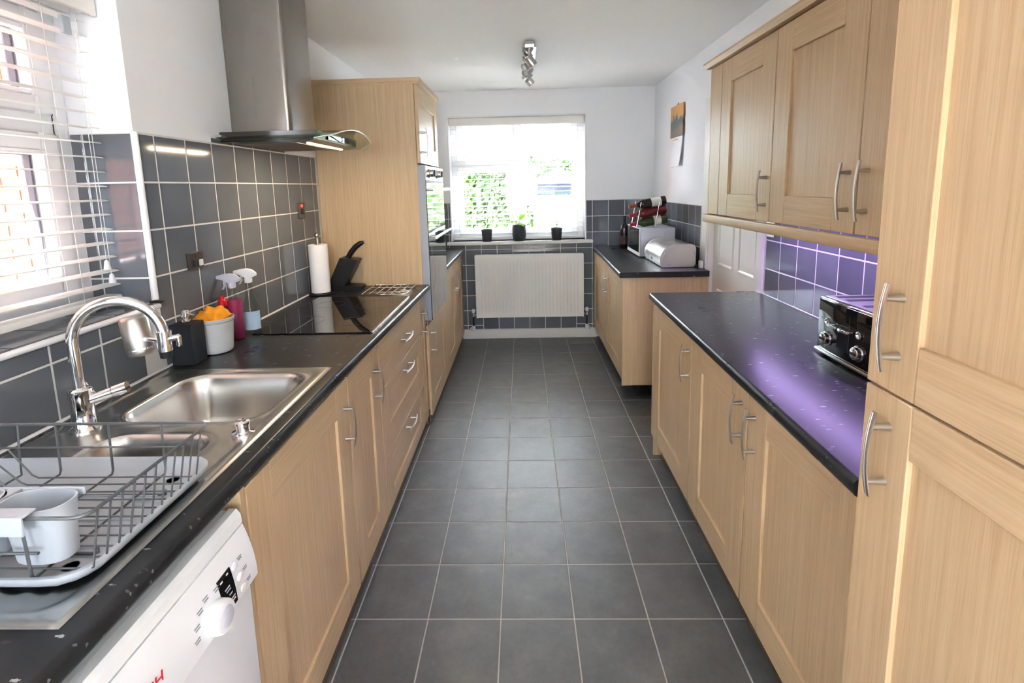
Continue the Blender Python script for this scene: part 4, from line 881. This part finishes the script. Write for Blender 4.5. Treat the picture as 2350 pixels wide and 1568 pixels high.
def potplant(label, x, y, r, h, straight, stems, lm):
    t = thing('plant_pot', label, 'plant pot', (x, y, BZ0))
    pr = [(0, .001), (r * .78, .001), (r * .82, .004), (r, h - .004), (r, h), (r * .9, h), (r * .88, h - .012), (0, h - .012)] if not straight else [(0, .001), (r * .72, .001), (r * .8, .004), (r * .93, .03), (r, .055), (r, h), (r * .92, h), (r * .9, h - .015), (0, h - .015)]
    part(t, 'pot', M().lathe(pr, (x, y, BZ0), 32), POT); part(t, 'soil', M().lathe([(r * .88, h - .0125), (0, h - .009)], (x, y, BZ0), 20), SOIL)
    for (dx, dy, dz, L, w, dd) in stems:
        b = Vector((x + dx * .2, y + dy * .2, BZ0 + h - .012)); e = Vector((x + dx, y + dy, BZ0 + h + dz))
        st_ = part(t, 'stem', M().tube([b, (b + e) / 2 + Vector((0, 0, .012)), e], .0016, 6), LEAFD)
        m = M(); leaf(m, e, dd, L * 1.25, w * 1.3); part(st_, 'leaf', m, lm, 80)
    return t
potplant('small dark pot with a tiny seedling at the left of the sill', -.344, 4.866, .053, .118, False, [(.004, -.01, .02, .04, .016, (.8, -.5, .5)), (-.006, 0, .035, .045, .018, (-.6, -.4, .7)), (.006, .004, .075, .022, .009, (.3, -.3, .9)), (-.01, -.004, .055, .026, .010, (-.5, -.6, .3)), (.012, 0, .105, .020, .009, (.7, -.4, .4))], LEAFD)
potplant('wider dark pot with bright trailing leaves, middle of the sill', -.030, 4.872, .067, .152, True, [(-.02, -.03, .03, .055, .026, (-.8, -.6, -.2)), (-.06, -.02, .03, .055, .020, (-1, -.3, -.1)), (-.045, 0, .05, .05, .018, (-.5, -.2, .9)), (.01, -.03, .05, .06, .028, (.5, -.5, .35)), (.0, -.04, .005, .06, .022, (.6, -.8, -.3)), (.05, -.02, .05, .045, .016, (.9, -.2, .1)), (.115, -.02, .03, .055, .017, (.25, -.2, -.9)), (.165, -.01, .005, .055, .017, (.5, -.2, -.9)), (-.01, 0, .085, .04, .012, (-.6, -.2, .3)), (.03, -.01, .06, .05, .022, (.2, -.7, .6))], LEAF)
potplant('small dark pot with one short shoot at the right of the sill', .332, 4.866, .055, .118, False, [(0, -.005, .02, .022, .009, (.3, -.6, .5)), (.004, 0, .045, .016, .008, (.2, -.4, .8)), (-.006, 0, .012, .02, .008, (-.8, -.3, .4))], LEAFD)

# ------------------------------------------------------------------ ceiling spotlights
cl = thing('ceiling_spotlight', 'brushed steel bar of ceiling spotlights near the end window', 'ceiling light', (.068, 3.75, ZC))
part(cl, 'mounting_plate', M().box(.023, .113, 3.36, 4.16, ZC - .024, ZC - .0005, .002), CHROME); part(cl, 'ceiling_rose', M().box(.040, .098, 3.30, 3.37, ZC - .016, ZC - .0005, .002), NICKEL)
heads = [(3.45, (.55, .20, -.75)), (3.60, (-.72, -.42, -.55)), (3.76, (-.55, -.50, -.70)), (3.92, (-.62, .30, -.72)), (4.08, (.62, .30, -.72))]
for y, d in heads:
    d = Vector(d).normalized(); piv = Vector((.068, y, ZC - .062)); k = part(cl, 'spot_arm', M().cyl((.068, y, ZC - .024), tuple(piv), .006, n=10), NICKEL)
    h_ = part(cl, 'spot_head', M().lathe([(0, -.034), (.026, -.034), (.028, -.031), (.030, .034), (.028, .035), (.026, .030), (0, .028)], piv + d * .012 - Vector((0, 0, .014)), 28, d), NICKEL)
    part(h_, 'lens', M().lathe([(.0255, .0285), (0, .031)], piv + d * .012 - Vector((0, 0, .014)), 24, d), SPOTF)

# ------------------------------------------------------------------ right: calendar, microwave, bread bin, wine, toaster
ca = thing('wall_calendar', 'hanging calendar with a landscape picture on the side wall', 'calendar', (XR - .01, 4.16, 1.64))
m = M(); m.box(XR - .016, XR - .006, 4.005, 4.325, 1.872, 2.118, .0005); part(ca, 'picture_page', m, PICT); m = M(); m.loft([[(XR - .014, 4.015, 1.871), (XR - .014, 4.322, 1.871), (XR - .010, 4.322, 1.871), (XR - .010, 4.015, 1.871)], [(XR - .020, 4.030, 1.75), (XR - .014, 4.320, 1.75), (XR - .010, 4.320, 1.75), (XR - .014, 4.030, 1.75)], [(XR - .030, 4.055, 1.638), (XR - .016, 4.318, 1.638), (XR - .012, 4.318, 1.638), (XR - .026, 4.055, 1.638)]])
dp = part(ca, 'date_page', m, pm('calendar_paper', srgb(240, 240, 244), .7)); part(ca, 'hook', M().cyl((XR - .012, 4.165, 2.118), (XR - .002, 4.165, 2.136), .004, n=8), BRASS)
hd_ = M()
hd_.box(XR - .0165, XR - .0160, 4.12, 4.22, 1.845, 1.855); part(dp, 'month_print', hd_, pm('orange_print', srgb(225, 170, 110), .6))
mw = thing('microwave', 'white microwave oven with a dark glass door in the corner', 'microwave', (1.07, 4.23, .92))
MX, MY0, MY1 = .930, 4.008, 4.455
part(mw, 'body', M().box(MX + .012, XR - .05, MY0, MY1, .930, 1.158, .006, 2), MWHITE)
part(mw, 'front_frame', M().box(MX, MX + .0118, MY0 + .001, MY1 - .001, .931, 1.157, .003), WPLAST)
part(mw, 'door_glass', M().box(MX - .003, MX + .001, MY0 + .012, MY1 - .10, .962, 1.150, .001), BLACKG); part(mw, 'control_panel', M().box(MX - .002, MX + .001, MY1 - .095, MY1 - .012, .962, 1.150, .001), BLACKP)
part(mw, 'side_pressing', M().box(MX + .20, MX + .216, MY0 - .0025, MY0 + .001, 1.02, 1.118, .001), MWHITE)
for x in (MX + .04, XR - .09):
    for y in (MY0 + .04, MY1 - .04): part(mw, 'foot', M().cyl((x, y, .9205), (x, y, .931), .012, n=12), RUBBER)
bn = thing('bread_bin', 'stainless steel roll-top bread bin in front of the microwave', 'bread bin', (1.08, 3.70, .92))
def bin_prof(k):
    x0, x1, z0, z1 = .958 + k, 1.206 - k, .924 + k, 1.084 - k; r = .075 - k * .5; pts = [(x0 + .012, z0), (x1 - .025, z0)]
    for i in range(5): a = -HP + HP * i / 4; pts.append((x1 - .025 + .025 * math.cos(a), z0 + .025 + .025 * math.sin(a)))
    for i in range(6): a = HP * i / 5; pts.append((x1 - .035 + .035 * math.cos(a), z1 - .035 + .035 * math.sin(a)))
    for i in range(11): a = HP + HP * 1.15 * i / 10; pts.append((x0 + .105 + .105 * math.cos(a), z1 - .105 + .105 * math.sin(a)))
    return pts
part(bn, 'shell', M().prism(bin_prof(.002), 1, 3.512, 3.938), BREAD, 30)
for y in (3.500, 3.938): part(bn, 'end_cap', M().prism(bin_prof(0), 1, y, y + .012), BREAD, 30)
part(bn, 'end_inset', M().prism(bin_prof(.014), 1, 3.4985, 3.501), BREAD, 30)
part(bn, 'lid_edge', M().box(.9575, .9605, 3.53, 3.92, .945, .951, .0005), NICKEL)
part(bn, 'latch', M().box(.956, .962, 3.70, 3.74, .952, .972, .001), CHROME)
wrk = thing('wine_rack', 'chrome wire wine rack on top of the microwave', 'wine rack', (1.03, 4.22, 1.158))
for x in (.960, 1.105):
    for y in (4.10, 4.30):
        part(wrk, 'upright', M().tube([(x - .03, y, 1.1605), (x - .015, y, 1.24), (x + .005, y, 1.36)], .0035, 8), CHROME)
    for z, off in ((1.165, -.028), (1.245, -.014), (1.325, 0)):
        pts = [(x + off, 4.10 + .20 * i / 12, z - .006 + .010 * abs(math.cos(i / 12 * math.pi * 2))) for i in range(13)]; part(wrk, 'cradle', M().tube(pts, .003, 8), CHROME)
def bottle(label, p0, d, glass, foil, lab, group='wine bottles', label_at=(.04, .12)):
    t = thing('wine_bottle', label, 'bottle', p0, group); ax_ = Vector(d).normalized()
    part(t, 'glass', M().lathe([(0, .012), (.02, .004), (.034, .001), (.037, .006), (.037, .185), (.033, .205), (.018, .225), (.0145, .235), (.0145, .290), (.016, .291), (.016, .298), (0, .298)], p0, 24, ax_), glass)
    part(t, 'capsule', M().lathe([(.0152, .236), (.0152, .289), (.0168, .290), (.0168, .300), (0, .301)], p0, 20, ax_), foil)
    if lab: part(t, 'label', M().lathe([(.0374, label_at[0]), (.0374, label_at[1])], p0, 24, ax_), lab)
    return t
bottle('dark wine bottle with cream label, top of the wine rack', (1.170, 4.15, 1.372), (-1, 0, -.17), WINEG, FOILC, LABELW)
bottle('red wine bottle with red capsule, middle of the wine rack', (1.175, 4.16, 1.298), (-1, 0, -.17), WINER, FOILR, None)
bottle('green wine bottle lying lowest on the wine rack', (1.185, 4.16, 1.222), (-1, 0, -.16), WINEGR, FOILR, LABELW, label_at=(.05, .11))
bottle('dark wine bottle standing between the microwave and the end wall', (.935, 4.63, .9205), (0, 0, 1), WINEG, BLACKP, pm('dark_copper_label', srgb(80, 52, 40), .5))
solo('plug_adaptor', M().box(1.215, 1.240, 3.44, 3.475, .9205, .975, .004), WPLAST, 'small white plug adaptor beside the bread bin', 'plug', (1.228, 3.458, .9205))
to = thing('toaster', 'black and chrome four-slice toaster under the wall cabinets', 'toaster', (1.10, 1.565, .92))
X0, X1, Y0, Y1, Z0, Z1 = 1.008, 1.212, 1.425, 1.705, .932, 1.118
part(to, 'shell', M().box(X0 + .012, X1 - .008, Y0 + .010, Y1 - .010, Z0 + .006, Z1, .016, 3), BLACKG)
tc_ = M(); tc_.box(X0 + .004, X0 + .016, Y0, Y1, Z0 + .004, Z1 + .001, .006, 2); part(to, 'front_bezel', tc_, CHROME)
part(to, 'front_panel', M().box(X0, X0 + .006, Y0 + .007, Y1 - .007, Z0 + .010, Z1 - .006, .003, 2), BLACKG)
part(to, 'back_bezel', M().box(X1 - .012, X1, Y0, Y1, Z0 + .004, Z1 + .001, .006, 2), CHROME)
part(to, 'base_trim', M().box(X0 - .004, X1 + .002, Y0 - .002, Y1 + .002, Z0 - .004, Z0 + .008, .003, 2), ALU)
part(to, 'top_plate', M().box(X0 + .016, X1 - .014, Y0 + .014, Y1 - .014, Z1 - .001, Z1 + .0025, .001), STEEL)
for y in (1.465, 1.515, 1.600, 1.650): part(to, 'slot', M().box(X0 + .035, X1 - .030, y, y + .024, Z1 + .0005, Z1 + .0032), SHADEGAP)  # flat dark plates, shade of the openings put into the colour
for x in (X0 + .02, X1 - .02):
    for y in (Y0 + .03, Y1 - .03): part(to, 'foot', M().cyl((x, y, .9205), (x, y, Z0 - .002), .011, n=10), RUBBER)
for y in (1.642, 1.484):
    k = part(to, 'knob', M().lathe([(.025, 0), (.025, .003), (.020, .004), (.0195, .016), (.017, .018), (0, .018)], (X0, y, .986), 26, (-1, 0, 0)), CHROME); part(k, 'grip', M().box(X0 - .020, X0 - .006, y - .016, y + .016, .980, .992, .003), BLACKP)
    l_ = part(to, 'timer_dial', M().lathe([(.013, 0), (.013, .006), (.009, .007), (.009, .004), (0, .004)], (X0, y, 1.042), 20, (-1, 0, 0)), CHROME)
for y in (1.590, 1.535):
    part(to, 'lever_slot', M().box(X0 - .0006, X0 + .001, y - .002, y + .002, .970, 1.085), SHADEGAP)
    part(to, 'lever', M().box(X0 - .026, X0 - .001, y - .022, y + .022, 1.036, 1.046, .004, 2), CHROME)
sk_ = thing('wall_socket', 'grey steel socket plate under the end of the wall cabinets', 'socket', (XR - .006, 2.565, 1.2)); part(sk_, 'plate', M().box(XR - .012, XR - .0055, 2.525, 2.605, 1.226, 1.306, .0015), NICKEL); part(sk_, 'rocker', M().box(XR - .016, XR - .012, 2.556, 2.574, 1.27, 1.292, .001), BLACKP)
# purple LED strip hidden behind the pelmet
ld = thing('led_strip', 'glowing purple LED strip under the wall cabinets', 'led strip', (1.10, 1.85, 1.34)); part(ld, 'strip', M().box(1.096, 1.106, 1.0, 2.46, 1.3405, 1.3435), LEDM)
pl = bpy.data.lights.new('purple_led', 'AREA'); pl.shape = 'RECTANGLE'; pl.size = .02; pl.size_y = 1.45; pl.energy = 2.2; pl.color = (.60, .44, 1.0)
po = bpy.data.objects.new('purple_led', pl); C.objects.link(po); po.location = (1.101, 1.73, 1.338)
hl = bpy.data.lights.new('hood_lamp', 'AREA'); hl.shape = 'RECTANGLE'; hl.size = .015; hl.size_y = .38; hl.energy = 1.2; hl.color = (1, .8, .55)
ho = bpy.data.objects.new('hood_lamp', hl); C.objects.link(ho); ho.location = (-.89, 2.335, 1.706)

# ------------------------------------------------------------------ outside
gd = struct('ground', M().box(-9, 9, -14, 16, -.35, -.145), paint('dark_tarmac', srgb(92, 94, 98), 30, .3), label='dark tarmac around the house')
struct('patio', M().box(-3.0, 4.5, 5.16, 10.2, -.145, -.125), PAVE, label='pale patio paving outside the end window')
nb = thing('neighbouring_house', 'red brick house wall seen through the blind by the sink', 'house', (-3.3, 3.1, -.14)); NX = -3.25
part(nb, 'wall', M().box(NX - .25, NX - .012, -1.5, 8.0, -.14, 5.0), BRICKF)
part(nb, 'mortar_bed', M().box(NX - .02, NX - .010, 2.3, 4.1, .29, 2.92), MORTAR)
bmsh = tile_mesh(.213, .063, BRICK, .012, .004); bhalf = tile_mesh(.1, .063, BRICK, .012, .004)
for r in range(35):
    for k in range(8):
        y = 2.43 + .225 * k + (.1125 if r % 2 else 0)
        if y < 4.0: shared(nb, 'brick', bmsh, (NX - .0105 + rnd.uniform(-.001, .001), y, .33 + .075 * r), ROT['+x'])
struct('added_shade_wall', M().box(XL - TD - .02, XL - .02, YR, YB + .3, ZC + .1, 5.2), BRICKF, label='added brick wall strip shading the gap outside the sink window')  # unseen wall added to cut skylight in the gap between the houses
hm = M()
for k in range(14000):
    x = rnd.uniform(-3.2, 3.2); z = rnd.uniform(-.1, 2.15 - .12 * max(0, x)); y = 10.3 + rnd.uniform(-.35, .35) + .25 * math.sin(x * 3 + z * 2)
    d = Vector((rnd.uniform(-1, 1), rnd.uniform(-1, .2), rnd.uniform(-1, 1))).normalized(); u = d.orthogonal().normalized(); v = d.cross(u); s_ = rnd.uniform(.04, .07); c_ = Vector((x, y, z))
    hm.bm.faces.new([hm.bm.verts.new(c_ + u * s_ * 1.5), hm.bm.verts.new(c_ + v * s_ * .7), hm.bm.verts.new(c_ - u * s_ * 1.5), hm.bm.verts.new(c_ - v * s_ * .7)])
hm.box(-3.2, 3.2, 10.65, 11.0, -.14, 1.9)
me = bpy.data.meshes.new('hedge'); hm.bm.to_mesh(me); hm.bm.free(); me.materials.append(HEDGE); o = bpy.data.objects.new('garden_hedge', me); C.objects.link(o); tag(o, 'leafy green hedge outside the end window', 'hedge', kind='stuff')
sh = thing('garden_shed', 'grey garden shed showing through the end window at the right', 'shed', (.475, 6.6, -.14))
for k in range(12): part(sh, 'board', M().box(.15, .80, 6.55 - .002 * (k % 2), 6.60, -.14 + .14 * k, -.14 + .14 * k + .135, .004), SHED)
part(sh, 'roof', M().prism([(.10, 1.53), (.85, 1.53), (.475, 1.74)], 1, 6.45, 7.0), SHED)
